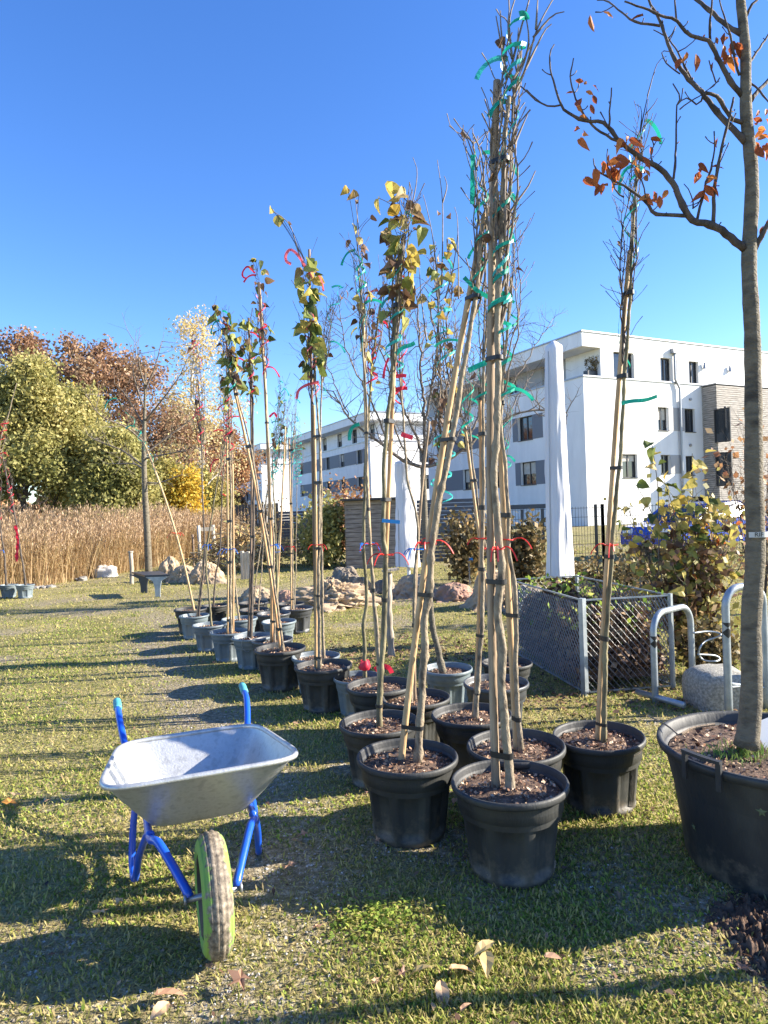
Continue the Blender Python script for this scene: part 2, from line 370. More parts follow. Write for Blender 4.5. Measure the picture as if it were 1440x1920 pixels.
litter_at('grass_tufts', 800, 700, 1725, .10, .07, .006, .013, 'bright green tuft of weeds left of the front pot', 'clover', .035)
# bare molehill of earth
m_ = MB(); e = G(1435, 1790); N = 110
vs = []; fs = []
for i in range(N):
    for j in range(N):
        u = (i / (N - 1) - .5) * 2; v = (j / (N - 1) - .5) * 2; rr = math.hypot(u, v)
        x = e[0] + .12 + u * .30; y = e[1] + v * .40
        z = max(0, 1 - rr * rr) * .035 * (1 + 1.2 * mnoise.noise((x * 30, y * 30, 0)) + 1.3 * mnoise.noise((x * 75, y * 75, 3)) + .8 * mnoise.noise((x * 160, y * 160, 5))) - .004 - (.03 if rr > .98 else 0)
        vs.append((x, y, z))
for i in range(N - 1):
    for j in range(N - 1): fs.append((i * N + j, (i + 1) * N + j, (i + 1) * N + j + 1, i * N + j + 1))
m_.add(vs, fs)
tag(m_.build('loose_earth', M['soil'], smooth=True), 'loose dark crumbly earth in front of the big planter', 'earth', kind='stuff')

# ------------------------------------------------------------------ reeds
def reed_bed():
    n = 9500; a = G(-160, 1125); b = G(60, 1102); c = G(200, 1080); d = G(352, 1052); e_ = np.array([d[0] + 1.5, d[1] + 1.2, 0])
    line = np.array([[a[0] - 6, a[1] - 1.2], a[:2], b[:2], c[:2], d[:2], e_[:2]])
    L = np.concatenate([[0], np.cumsum(np.hypot(*np.diff(line, axis=0).T))]); s = rng.random(n) * L[-1]
    x = np.interp(s, L, line[:, 0]); y = np.interp(s, L, line[:, 1]); dep = rng.random(n) ** 1.4 * 4.5
    x = x - dep * .15 + rng.normal(size=n) * .08; y = y + dep + rng.normal(size=n) * .06
    H = (.86 + .42 * rng.random(n) + .40 * vnoise(x, y, .8, 9)) * np.clip(.88 + dep * .1, 0, 1.2)
    lean = rng.normal(size=(n, 2)) * .13 + np.array([.05, 0]); bend = rng.normal(size=(n, 2)) * .05
    base = np.stack([x, y, np.zeros(n)], 1)
    P = [base + np.stack([lean[:, 0] * t * H + bend[:, 0] * t * t, lean[:, 1] * t * H + bend[:, 1] * t * t, t * H], 1) for t in (0, .5, 1)]
    az = rng.random(n) * 3.14; w = (.005 + .004 * rng.random(n))[:, None]; sd = np.stack([np.cos(az), np.sin(az) * .6, np.zeros(n)], 1)
    Q = []
    for i in range(2):
        wa, wb = (w, w * .8) if i == 0 else (w * .8, w * .45)
        Q.append(np.stack([P[i] - sd * wa, P[i] + sd * wa, P[i + 1] + sd * wb, P[i + 1] - sd * wb], 1))
    stalk = np.concatenate(Q).reshape(-1, 3)
    # long leaves
    k = 3; tt = rng.random((n, k)) * .65 + .15; Ls = .22 + .25 * rng.random((n, k)); aa = rng.random((n, k)) * 6.28
    bp = base[:, None] + (P[2] - base)[:, None] * tt[..., None]
    dr = np.stack([np.cos(aa), np.sin(aa), .9 + .8 * rng.random((n, k))], -1); dr /= np.linalg.norm(dr, axis=-1, keepdims=True)
    sd2 = np.stack([-np.sin(aa), np.cos(aa), np.zeros_like(aa)], -1) * .008
    md = bp + dr * (Ls * .6)[..., None]; tp = md + (dr * np.array([1, 1, -.2])) * (Ls * .5)[..., None]
    lv = np.stack([bp - sd2 * .4, md - sd2, tp, md + sd2], 2).reshape(-1, 3)
    # plumes
    k = 6; keep = rng.random(n) < .6; T = P[2][keep]; nn = len(T)
    o = T[:, None] + np.stack([rng.normal(size=(nn, k)) * .035 + .03, rng.normal(size=(nn, k)) * .03, rng.random((nn, k)) * .26 - .16], -1)
    aa = rng.random((nn, k)) * 6.28; u = np.stack([np.cos(aa) * .5 + .25, np.sin(aa) * .5, .6 + .4 * rng.random((nn, k))], -1) * .055
    v = np.stack([-np.sin(aa), np.cos(aa), np.zeros_like(aa)], -1) * .011
    pl = np.stack([o - u, o - v, o + u, o + v], 2).reshape(-1, 3)
    V = np.concatenate([stalk, lv, pl]); mi = np.concatenate([np.zeros(len(stalk) // 4), np.zeros(len(lv) // 4), np.ones(len(pl) // 4)])
    o = np_mesh('reed_bed', V, 4, [M['reed'], M['plume']], mi)
    tag(o, 'dense bed of dry straw coloured reeds with brown plumes', 'reeds', kind='stuff')
M['reed'] = leafmat('reed', [(0, (.30, .19, .10)), (.4, (.52, .36, .19)), (.75, (.66, .49, .28)), (1, (.42, .34, .16))], .3)
M['plume'] = leafmat('plume', [(0, (.28, .18, .10)), (.5, (.46, .32, .19)), (1, (.60, .45, .28))], .35)
reed_bed()

# ------------------------------------------------------------------ trees in the background
def grow(mb, p, d, L, r, lvl, mx, rg, tips, up=.15, kids=(4, 6), ang=(.5, 1.0), ratio=(.5, .75), side=5, wob=.18, start=.25, mi=0, r_end=.35):
    n = 5; pts = [p.copy()]; d = d / np.linalg.norm(d)
    for i in range(n):
        d = d + rg.normal(size=3) * wob + np.array([0, 0, up]); d /= np.linalg.norm(d)
        pts.append(pts[-1] + d * L / n)
    pts = np.array(pts); rad = np.linspace(r, r * r_end, n + 1)
    mb.tube(pts, rad, side if lvl < 2 else (4 if lvl < mx else 3), mi, cap=False)
    if lvl >= mx:
        tips.extend(pts[2:].tolist()); return
    k = int(rg.integers(kids[0], kids[1] + 1))
    for j in range(k):
        f = start + (1 - start) * (j + rg.random()) / k; q = f * n; i = min(int(q), n - 1); pp = pts[i] + (pts[i + 1] - pts[i]) * (q - i)
        ax = pts[i + 1] - pts[i]; ax /= np.linalg.norm(ax)
        per = np.cross(ax, rg.normal(size=3)); per /= np.linalg.norm(per); a = rg.uniform(*ang)
        dd = ax * math.cos(a) + per * math.sin(a)
        grow(mb, pp, dd, L * rg.uniform(*ratio) * (1.15 - .4 * f), r * (1 - (1 - r_end) * f) * .62, lvl + 1, mx, rg, tips, up, kids, ang, ratio, side, wob, .2, mi, r_end)
    if lvl > 0: tips.append(pts[-1].tolist())
def foliage(name, C, size, mt, parent, ploc, rg, asp=.6, flat=0.0):
    n = len(C); u = unit(rg.normal(size=(n, 3)) * np.array([1, 1, 1 - flat])); w = unit(rg.normal(size=(n, 3))); v = unit(np.cross(u, w))
    s = (size * (.6 + .8 * rg.random(n)))[:, None]; C = C - np.asarray(ploc)
    V = np.stack([C - u * s, C - v * s * asp, C + u * s, C + v * s * asp], 1).reshape(-1, 3)
    return np_mesh(name, V, 4, mt, parent=parent)
def cloud(T, n, sig, rg, flat=1.0):
    T = np.asarray(T); i = rg.integers(0, len(T), n)
    return T[i] + rg.normal(size=(n, 3)) * sig * np.array([1, 1, flat])
def bg_tree(px, y, topy, label, cat, leaf, nleaf, size, sig, seed, crown_w=.42, trunk_r=.12, bark='bark_dark', group=None, name='tree', base_frac=.18, mx=3, kids=(5, 7), up=.12, asp=.6, foli='foliage', ang=(.5, 1.1), basez=0):
    rg = np.random.default_rng(seed); b = D(px, 1000, y); b[2] = basez; H = D(px, topy, y)[2] - basez
    o = empty(name, b, label, cat, group); mb = MB(); tips = []
    z = np.zeros(3)
    hs_ = H * .82; n = 9; tr = [z + np.array([rg.normal() * .02 * H * (i > 0), rg.normal() * .02 * H * (i > 0), hs_ * i / n - (.1 if i == 0 else 0)]) for i in range(n + 1)]
    mb.tube(resample(tr, H / 14), np.linspace(trunk_r, trunk_r * .25, len(resample(tr, H / 14))), 8, cap=False)
    wood = MB()
    for k in range(int(14)):
        f = base_frac + (1 - base_frac) * (k + rg.random()) / 14; q = f * n; i = min(int(q), n - 1); pp = tr[i] + (tr[i + 1] - tr[i]) * (q - i)
        a = k * 2.4 + rg.random(); Lb = H * crown_w * (1.0 - .62 * abs(f - .38) ** 1.1 - .25 * f) * rg.uniform(.75, 1.1)
        grow(wood, pp, np.array([math.cos(a), math.sin(a), .35 + .8 * f]), Lb * .8, trunk_r * .42 * (1.1 - f), 1, mx, rg, tips, up, kids, ang)
    t = mb.build('trunk', M[bark], o, True); w = wood.build('branches', M[bark], o, True)
    if nleaf:
        foliage(foli, cloud(tips, nleaf, sig, rg) + b, size, M[leaf], o, b, rg, asp)
    return o
M['leaf_alder'] = leafmat('leaf_alder', [(0, (.13, .14, .04)), (.4, (.28, .27, .085)), (.75, (.44, .39, .145)), (1, (.56, .46, .20))], .4, noise_scale=.45)
M['leaf_oak'] = leafmat('leaf_oak', [(0, (.17, .085, .05)), (.4, (.28, .155, .09)), (.7, (.38, .25, .15)), (1, (.46, .36, .22))], .35, noise_scale=.3)
M['leaf_birch'] = leafmat('leaf_birch', [(0, (.46, .33, .12)), (.5, (.60, .48, .22)), (1, (.70, .60, .34))], .4)
M['leaf_gold'] = leafmat('leaf_gold', [(0, (.50, .30, .04)), (.6, (.66, .46, .06)), (1, (.40, .36, .08))], .4)
M['leaf_rust'] = leafmat('leaf_rust', [(0, (.24, .10, .05)), (.5, (.42, .22, .10)), (1, (.52, .36, .18))], .35)
M['leaf_olive'] = leafmat('leaf_olive', [(0, (.14, .14, .04)), (.5, (.30, .27, .08)), (1, (.46, .36, .12))], .35, noise_scale=.8)
M['leaf_dull'] = leafmat('leaf_dull', [(0, (.06, .05, .025)), (.5, (.15, .12, .05)), (.85, (.26, .18, .07)), (1, (.42, .26, .10))], .25)
M['bark_pale'] = mat('bark_pale', (.35, .31, .26), (.55, .50, .43), 14, .8, .4, 40)
GB = 'green trees behind the reeds'
bg_tree(-70, 26, 690, 'green leafy tree cut by the left picture edge behind the reeds', 'tree', 'leaf_alder', 20000, .08, .42, 11, .44, group=GB)
bg_tree(52, 25, 668, 'tallest green tree behind the left end of the reeds', 'tree', 'leaf_alder', 32000, .072, .30, 12, .42, group=GB)
bg_tree(150, 27, 735, 'round green tree in the middle of the row behind the reeds', 'tree', 'leaf_alder', 32000, .072, .30, 13, .42, group=GB)
bg_tree(228, 25, 812, 'lower green tree left of the young bare trunk', 'tree', 'leaf_alder', 24000, .07, .28, 14, .42, group=GB)
bg_tree(300, 29, 880, 'small olive tree just right of the young bare trunk', 'tree', 'leaf_olive', 22000, .075, .34, 15, .50, group=GB)
bg_tree(385, 34, 905, 'low olive bushy tree behind the birch', 'tree', 'leaf_olive', 20000, .08, .4, 16, .55, group=GB)
bg_tree(348, 27, 885, 'golden yellow small tree glowing beyond the reeds', 'tree', 'leaf_gold', 7000, .07, .26, 17, .36, group=None, trunk_r=.07)
OB = 'brown oaks on the skyline'
for (px, y, ty, sd, lb, nl) in ((50, 46, 628, 21, 'brown oak standing highest on the left skyline', 9000), (165, 44, 634, 22, 'rust coloured oak above the middle green tree', 9500),
                            (262, 46, 668, 23, 'spreading rust oak right above the lowest green tree', 9000), (-60, 48, 640, 24, 'brown oak at the left edge of the skyline', 9500),
                            (345, 58, 770, 25, 'distant rust brown tree between the young trunk and birch', 16000), (425, 66, 800, 26, 'distant brown tree right behind the birch', 14000)):
    bg_tree(px, y, ty, lb, 'tree', 'leaf_oak' if sd < 25 else 'leaf_rust', nl, .12, .34, sd, .50, .30, group=OB, base_frac=.3, ang=(.45, 1.0))
bg_tree(372, 31, 512, 'tall slender birch with pale yellow leaves', 'birch tree', 'leaf_birch', 5200, .065, .24, 31, .21, .11, 'bark_pale', name='birch_tree', base_frac=.22, up=.05)
bg_tree(-45, 30, 520, 'bare grey tree whose twigs reach in at the left edge', 'tree', 'leaf_oak', 0, .1, .1, 33, .36, .14, 'bark_dark', up=.1, kids=(5, 6), name='bare_tree')
# hedge of low woodland that closes the horizon
def far_woods():
    rg = np.random.default_rng(5); n = 60000
    x = rg.uniform(-190, 60, n); y = 120 + rg.normal(size=n) * 3 ; h = 3.5 + 7 * vnoise(x, y * 0, 9, 3)
    z = rg.random(n) ** .7 * h
    C = np.stack([x, y, z], 1)
    o = foliage('far_woods', C, .55, M['leaf_rust'], None, (0, 0, 0), rg, .8)
    tag(o, 'far off brown wood closing the horizon', 'woods', kind='stuff')
far_woods()

# ------------------------------------------------------------------ apartment blocks
def plaster(name, c, sc=1.6): return mat(name, tuple(q * .90 for q in c), c, sc, .85, .15, 60, (1, 1, .25))
M['white_plaster'] = plaster('white_plaster', (.80, .80, .79)); M['grey_panel'] = mat('grey_panel', (.36, .355, .35), rough=.7)
M['dark_panel'] = mat('dark_panel', (.17, .18, .20), rough=.7)
M['frame_dark'] = mat('frame_dark', (.03, .03, .033), rough=.4); M['metal_grey'] = mat('metal_grey', (.30, .31, .33), rough=.4, metal=.6)
M['glass'] = mat('glass', (.02, .025, .03), rough=.04, spec=.9); M['concrete'] = mat('concrete', (.32, .31, .29), (.42, .41, .38), 5, .85, .3, 40)
M['cladding'] = mat('cladding', (.22, .20, .18), (.42, .39, .355), 2.2, .8, .4, 30, (1, 1, 7))
M['curtain'] = mat('curtain', (.45, .42, .36), (.55, .52, .46), 4, .9)
dL = np.array([-.449, .8935]); dR = np.array([.8935, .449]); nR = np.array([.449, -.8935]); nL = np.array([-.8935, -.449])
def face_mb(mb, O, dr, n, L, z0, z1, ops, rev=.24, mi=0, s0=0.0):
    ss = sorted(set([s0, L] + [v for o in ops for v in o[:2]])); zs = sorted(set([z0, z1] + [v for o in ops for v in o[2:4]]))
    P = lambda s, z, d=0.0: (O[0] + dr[0] * s - n[0] * d, O[1] + dr[1] * s - n[1] * d, z)
    flip = (dr[0] * n[1] - dr[1] * n[0]) > 0
    def q(a, b, c, d): mb.add([a, b, c, d], [(0, 1, 2, 3) if not flip else (3, 2, 1, 0)], mi)
    for a, b in zip(ss[:-1], ss[1:]):
        for c, d in zip(zs[:-1], zs[1:]):
            sm, zm = (a + b) / 2, (c + d) / 2
            if any(o[0] < sm < o[1] and o[2] < zm < o[3] for o in ops): continue
            q(P(a, c), P(b, c), P(b, d), P(a, d))
    for o in ops:
        a, b, c, d = o[:4]
        q(P(a, c), P(a, c, rev), P(a, d, rev), P(a, d)); q(P(b, c, rev), P(b, c), P(b, d), P(b, d, rev))
        q(P(a, c, rev), P(a, c), P(b, c), P(b, c, rev)); q(P(a, d), P(a, d, rev), P(b, d, rev), P(b, d))
def wbox(mb, O, dr, n, s0, s1, z0, z1, d0, d1, mi=0):
    """box on a wall: d measured outward from the wall plane"""
    c = [(O[0] + dr[0] * (s0 + s1) / 2 + n[0] * (d0 + d1) / 2), (O[1] + dr[1] * (s0 + s1) / 2 + n[1] * (d0 + d1) / 2), (z0 + z1) / 2]
    mb.box(c, (abs(s1 - s0), abs(d1 - d0), abs(z1 - z0)), rz=math.atan2(dr[1], dr[0]), mi=mi)
def window(parent, O, dr, n, a, b, c, d, rev=.24, split=True, sill=True, curtain=False):
    f = MB(); t = .07; dd = -rev
    for (s0, s1, z0, z1) in ((a, a + t, c, d), (b - t, b, c, d), (a + t, b - t, c, c + t), (a + t, b - t, d - t, d)): wbox(f, O, dr, n, s0, s1, z0, z1, dd - .04, dd + .05)
    if split and (b - a) > .9: wbox(f, O, dr, n, (a + b) / 2 - .05, (a + b) / 2 + .05, c + t, d - t, dd - .04, dd + .045)
    w = f.build('window', M['frame_dark'], parent)
    g = MB(); wbox(g, O, dr, n, a + t, b - t, c + t, d - t, dd - .03, dd - .005); g.build('pane', M['glass'], w)
    if rev > 0 and (int(a * 7 + c * 13) % 5) < 2:
        bl = MB(); hh = (d - c) * (.25 + .4 * ((int(a * 11 + c * 5) % 7) / 7)); wbox(bl, O, dr, n, a + t + .01, b - t - .01, d - t - hh, d - t - .005, dd - .004, dd + .012); bl.build('blind', M['curtain'], w)
    if sill:
        s = MB(); wbox(s, O, dr, n, a - .03, b + .03, c - .045, c - .003, -.02, .05); s.build('sill', M['frame_dark'], w)
    return w
def pxrect(O, n, dr, x0, y0, x1, y1):
    ym = (y0 + y1) / 2; xm = (x0 + x1) / 2
    s0 = on_wall(x0, ym, O, n, dr)[0]; s1 = on_wall(x1, ym, O, n, dr)[0]; z1 = on_wall(xm, y0, O, n, dr)[1]; z0 = on_wall(xm, y1, O, n, dr)[1]
    return min(s0, s1), max(s0, s1), z0, z1
def Z2(X, Y): return 900 + X / 2.667, 580 + Y / 2.667       # enlarged view -> photo pixels
def Z1(X, Y): return 420 + X / 2.769, 580 + Y / 2.769
# main block
O = D(1100, 900, 42.0)[:2]
_, zr = on_wall(1094.5, 622, O, nR, dR); _, zl = on_wall(1097, 706, O, nR, dR)
LR, LL = 24.0, 19.5
bld = empty('apartment_building', (O[0], O[1], 0), 'large white flat roofed apartment block with wood clad wing on the right', 'apartment building', 'white apartment blocks in the background')
BO = np.array([0.0, 0.0])
zslab = zr - (zr - zl) * .32
def r4(*q): return pxrect(O, nR, dR, *Z2(q[0], q[1]), *Z2(q[2], q[3]))
low = [r4(890, 489, 942, 606), r4(1024, 497, 1076, 613), r4(712, 724, 788, 842), r4(905, 728, 952, 822), r4(1030, 733, 1072, 830), r4(1065, 935, 1200, 1010)]
low = [(a, b, c, d) for (a, b, c, d) in low]
top = [r4(668, 215, 768, 350), r4(903, 243, 958, 362), r4(1045, 260, 1093, 372)]
top = [(a, b, max(c, zl + .06), d) for (a, b, c, d) in top]
s_log = on_wall(*Z2(603, 260), O, nR, dR)[0]
wall = MB()
face_mb(wall, BO, dR, nR, LR, 0, zl, low)
def l4(*q): return pxrect(O, nL, dL, *Z2(q[0], q[1]), *Z2(q[2], q[3]))
lows = [l4(205, 762, 280, 878), l4(190, 535, 262, 655)]
more = [(s, s + 1.35) for s in (8.3, 12.6, 16.6)]
for zz in (lows[0][2:], lows[1][2:]): lows += [(a, b, zz[0], zz[1]) for a, b in more]
face_mb(wall, BO, dL, nL, LL, 0, zl, lows)
# back and far sides, floor of the terrace
B2_ = dL * LL; C2_ = dR * LR
wall.add([(*B2_, 0), (*(B2_ + C2_), 0), (*(B2_ + C2_), zslab), (*B2_, zslab)], [(0, 1, 2, 3)]); wall.add([(*C2_, 0), (*C2_, zslab), (*(B2_ + C2_), zslab), (*(B2_ + C2_), 0)], [(0, 1, 2, 3)])
wall.add([(0, 0, zl), (*C2_, zl), (*(B2_ + C2_), zl), (*B2_, zl)], [(0, 1, 2, 3)])
# set-back top floor: flush on the right face from s_log on, 1.6 m back on the left face
T0 = dR * s_log; face_mb(wall, BO, dR, nR, LR, zl, zslab, top, s0=s_log)
wl = MB(); TL = dR * 1.7
tl = []
for (s0) in (4.6, 8.6, 12.8, 16.5): tl.append((s0, s0 + 1.3, zl + .25, zl + 2.05))
face_mb(wall, TL, dL, nL, LL, zl, zslab, tl, s0=3.2)
# loggia back wall (parallel to the right face, 3.2 m behind) and side wall
face_mb(wall, dL * 3.2 + dR * 1.7, dR, nR, s_log - 1.7, zl, zslab, [])
wall.add([(*T0, zl), (*(T0 + dL * 3.2), zl), (*(T0 + dL * 3.2), zslab), (*T0, zslab)], [(0, 1, 2, 3)])
wo = wall.build('wall', M['white_plaster'], bld)
rf = MB(); mid = (dR * LR + dL * LL) / 2; rf.box((mid[0], mid[1], (zslab + zr) / 2), (LR + .02, LL + .02, zr - zslab), rz=math.atan2(dR[1], dR[0])); roof = rf.build('roof', M['white_plaster'], bld)
cp = MB(); cp.box((mid[0], mid[1], zr + .05), (LR + .16, LL + .16, .09), rz=math.atan2(dR[1], dR[0])); cp.build('coping', M['metal_grey'], roof)
lg = MB(); wbox(lg, BO, dR, nR, -.06, LR, zl + .003, zl + .10, -.3, .07); wbox(lg, BO, dL, nL, 0.31, LL, zl + .003, zl + .10, -.3, .07); lg.build('ledge', M['metal_grey'], bld)
for o_ in low[:5] + top: window(bld, BO, dR, nR, *o_)
for o_ in lows: window(bld, BO, dL, nL, *o_)
for o_ in tl: window(bld, TL, dL, nL, *o_)
d_ = MB(); wbox(d_, BO, dR, nR, low[5][0] + .003, low[5][1] - .003, low[5][2] + .003, low[5][3] - .003, -.235, -.2); d_.build('entrance', M['frame_dark'], bld)
def panel(O_, dr, n, a, b, c, d, mt): q = MB(); wbox(q, O_, dr, n, a, b, c, d, .002, .02); q.build('panel', M[mt], bld)
panel(BO, dR, nR, top[0][1] + .01, top[1][0] - .01, top[1][2], top[1][3], 'grey_panel'); panel(BO, dR, nR, top[1][1] + .5, top[2][0] - .01, top[1][2], top[1][3], 'grey_panel')
panel(BO, dR, nR, low[0][1] + .01, low[1][0] - .01, low[0][2], low[0][3], 'grey_panel'); panel(BO, dR, nR, low[3][1] + .01, low[3][1] + 1.2, low[3][2], low[3][3], 'grey_panel')
for k in (0, 1):
    ws = sorted([lows[k]] + [o_ for o_ in lows[2:] if abs(o_[2] - lows[k][2]) < .01]); e0 = ws[0][0] - 1.1
    for o_ in ws:
        if o_[0] - e0 > .1: panel(BO, dL, nL, e0, o_[0] - .01, o_[2], o_[3], 'dark_panel')
        e0 = o_[1] + .01
        if o_ is ws[0]: panel(BO, dL, nL, e0, e0 + .6, o_[2], o_[3], 'dark_panel'); e0 += 1.6
e0 = 3.3
for o_ in tl: panel(TL, dL, nL, e0, o_[0] - .01, o_[2], o_[3], 'grey_panel'); e0 = o_[1] + .01
# downpipe, lamps, planter
sp_ = on_wall(*Z2(968, 300), O, nR, dR)[0]; dp = MB()
pt = lambda s, z, d: (dR[0] * s + nR[0] * d, dR[1] * s + nR[1] * d, z)
dp.tube([pt(sp_, zslab + .25, .12), pt(sp_, zl + .25, .12), pt(sp_ + .35, zl - .35, .16), pt(sp_ + .35, .1, .16)], .085, 8); wbox(dp, BO, dR, nR, sp_ - .28, sp_ + .28, zslab + .1, zslab + .42, .005, .3)
dp.build('downpipe', M['metal_grey'], bld)
for q in ((1115, 285), (1242, 300)):
    s, z = on_wall(*Z2(*q), O, nR, dR); a_ = MB(); a_.lathe([(.07, .22), (.13, -.2), (0, -.2)], 10, c=pt(s, z, .14)); a_.build('wall_lamp', M['metal_grey'], bld)
for k in range(2):
    s, z = on_wall(*Z2(1050, 450 + 230 * k), O, nR, dR); a_ = MB(); a_.tube([pt(s, z, .003), pt(s, z, .1)], .1, 10); a_.build('vent', M['metal_grey'], bld)
# wood clad wing
sw = on_wall(*Z2(1113, 500), O, nR, dR)[0]; best = min(np.linspace(.5, 8, 300), key=lambda d: abs((lambda P: CX + FPX * (P @ _Rt) / (P @ _F))(np.array([O[0] + dR[0] * sw + nR[0] * d, O[1] + dR[1] * sw + nR[1] * d, 5 - CAMZ])) - Z2(1190, 500)[0]))
wd = best
def zat(px, py, s, d):
    P = np.array([O[0] + dR[0] * s + nR[0] * d, O[1] + dR[1] * s + nR[1] * d]); r_ = ray(px, py); t = P[1] / r_[1]; return CAMZ + r_[2] * t
zw = zat(*Z2(1187, 372), sw, wd)
wing = MB(); body = MB()
body.box((*(dR * (sw + 4.5) + nR * (wd / 2 - .03)), zw / 2 + .0), (9 - .1, wd, zw - .1), rz=math.atan2(dR[1], dR[0]))
body.build('wing', M['frame_dark'], bld)
cl = MB(); nb = int(zw / .145); rg = random.Random(3)
WO = dR * sw + nR * wd
wl_ops = [(.9, 1.7, 5.3, 7.3), (.9, 1.7, 2.3, 4.4)]
for i in range(nb):
    z0 = i * .145 + .02; z1 = z0 + .12 ; pr = .03 + rg.random() * .02
    wbox(cl, WO, dR, nR, -.03, 9, z0, z1, -.04, pr)
    wbox(cl, dR * sw, nR, -dR, .02, wd, z0, z1, .003, .05 + rg.random() * .02)
cl.build('cladding', M['cladding'], bld)['kind'] = 'stuff'
cpw = MB(); cpw.box((*(dR * (sw + 4.5) + nR * (wd / 2)), zw + .02), (9.2, wd + .2, .08), rz=math.atan2(dR[1], dR[0])); cpw.build('coping', M['metal_grey'], bld)
for zz in (2.3, 5.3):
    window(bld, dR * (sw) + nR * 0, nR, -dR, 1.0, 2.2, zz, zz + 2.3, rev=-.12, sill=False, split=False)
for (X, Y) in ((1213, 503), (1220, 740)):
    s_, z_ = on_wall(*Z2(X, Y), O + WO, nR, dR); pp = WO + dR * s_ + nR * .2; a_ = MB(); a_.lathe([(.07, .22), (.13, -.2), (0, -.2)], 10, c=(pp[0], pp[1], z_)); a_.build('wall_lamp', M['frame_dark'], bld)
rg_ = np.random.default_rng(3)
pl = empty('balcony_plant', (O[0] + dR[0] * 1.2 + dL[0] * .5, O[1] + dR[1] * 1.2 + dL[1] * .5, zl + .1), 'dark green plant in a box on the corner balcony', 'plant')
q = MB(); q.box((0, 0, .2), (1.0, .4, .4), rz=.46); q.build('planter', M['frame_dark'], pl)
T = [(rg_.uniform(-.45, .45) , rg_.uniform(-.2, .2), .4 + rg_.random() * .9) for _ in range(60)]
ploc = np.array(pl.location); foliage('foliage', cloud(T, 700, .06, rg_) + ploc, .05, M['leaf_dull'], pl, ploc, rg_)
# two further blocks
def block(cx_px, top_px, y, Ld, Rd, label, wins_l, ledges=True):
    O2 = D(cx_px, 900, y)[:2]; zt = on_wall(cx_px, top_px, O2, nR, dR)[1]
    b_ = empty('apartment_building', (O2[0], O2[1], 0), label, 'apartment building', 'white apartment blocks in the background')
    fl = zt / 4.05; z3 = fl * 3; w_ = MB(); ops = []
    for k in (1, 2): ops += [(a, a_b, fl * k + .75, fl * k + 2.25) for (a, a_b) in wins_l]
    face_mb(w_, BO, dL, nL, Ld, 0, z3, ops)
    rops = [(6 + 5 * j, 7.2 + 5 * j, fl * k + .75, fl * k + 2.25) for k in (0, 1, 2) for j in range(int((Rd - 7) / 5) + 1)]
    face_mb(w_, BO, dR, nR, Rd, 0, z3, rops)
    t2 = [(a, bb, z3 + .4, z3 + 2.2) for a, bb in wins_l]; TL2 = dR * 1.7
    face_mb(w_, TL2, dL, nL, Ld, z3, zt - .8, t2, s0=1.2); face_mb(w_, dL * 1.2, dR, nR, Rd, z3, zt - .8, [], s0=1.7)
    e1, e2 = dL * Ld, dR * Rd
    w_.add([(0, 0, z3), (*e2, z3), (*(e1 + e2), z3), (*e1, z3)], [(0, 1, 2, 3)]); w_.add([(*e1, 0), (*(e1 + e2), 0), (*(e1 + e2), zt - .8), (*e1, zt - .8)], [(0, 1, 2, 3)]); w_.add([(*e2, 0), (*(e1 + e2), 0), (*(e1 + e2), zt - .8), (*e2, zt - .8)], [(0, 1, 2, 3)])
    w_.build('wall', M['white_plaster'], b_)
    mid = (e1 + e2) / 2; rf = MB(); rf.box((mid[0], mid[1], zt - .4), (Rd + .02, Ld + .02, .8), rz=math.atan2(dR[1], dR[0])); ro = rf.build('roof', M['white_plaster'], b_)
    cp = MB(); cp.box((mid[0], mid[1], zt + .05), (Rd + .16, Ld + .16, .1), rz=math.atan2(dR[1], dR[0])); cp.build('coping', M['metal_grey'], ro)
    lg = MB(); wbox(lg, BO, dL, nL, 0, Ld, z3 + .003, z3 + .14, -.3, .06); wbox(lg, BO, dR, nR, -.06, Rd, z3 + .003, z3 + .14, -.3, .06); lg.build('ledge', M['metal_grey'], b_)
    for o_ in ops: window(b_, BO, dL, nL, *o_)
    for o_ in t2: window(b_, TL2, dL, nL, *o_)
    for o_ in rops: window(b_, BO, dR, nR, *o_)
    for k in (1, 2):
        e0 = 1.0
        for (a, bb) in wins_l:
            p_ = MB(); wbox(p_, BO, dL, nL, e0, a - .02, fl * k + .75, fl * k + 2.25, .003, .03); p_.build('panel', M['dark_panel'], b_); e0 = bb + .02
    return b_
block(696, 772, 71, 27, 24, 'middle white apartment block partly hidden by the bare fruit tree', [(2.2, 3.6), (7.0, 8.4), (11.5, 12.9), (16.5, 17.9), (21, 22.4)])
block(491, 832, 105, 18, 22, 'farthest white apartment block at the left behind the potted trees', [(3, 4.6), (8.5, 10), (13.5, 15)])
# ------------------------------------------------------------------ potted trees
def heart_leaf(name, mt, w=.5, L=1.0, curl=.25, seed=0, pinn=False):
    """one leaf, unit length along +X, folded on the midrib, tip curling"""
    rg = random.Random(seed); mb = MB()
    out = [(0, .0), (.08, .30), (.30, .46), (.58, .38), (.82, .18), (1, 0)] if not pinn else [(0, 0), (.15, .16), (.4, .26), (.65, .22), (.85, .10), (1, 0)]
    vs = []; n = len(out)
    c2 = curl * rg.uniform(.6, 1.6)
    for sgn in (0, 1, -1):
        for (x, y) in out:
            z = -c2 * x * x + (abs(y) * w * .9 * rg.uniform(.6, 1.1) if sgn else 0)
            vs.append((x, y * w * 2 * sgn, z + (rg.uniform(-.04, .04) if sgn else 0)))
    fs = []
    for i in range(n - 1):
        fs.append((i, i + 1, n + i + 1, n + i)); fs.append((i + 1, i, 2 * n + i, 2 * n + i + 1))
    mb.add(vs, fs); o = mb.build(name, M[mt], link=False, smooth=False); me = o.data; bpy.data.objects.remove(o); return me
LEAFMESH = {}
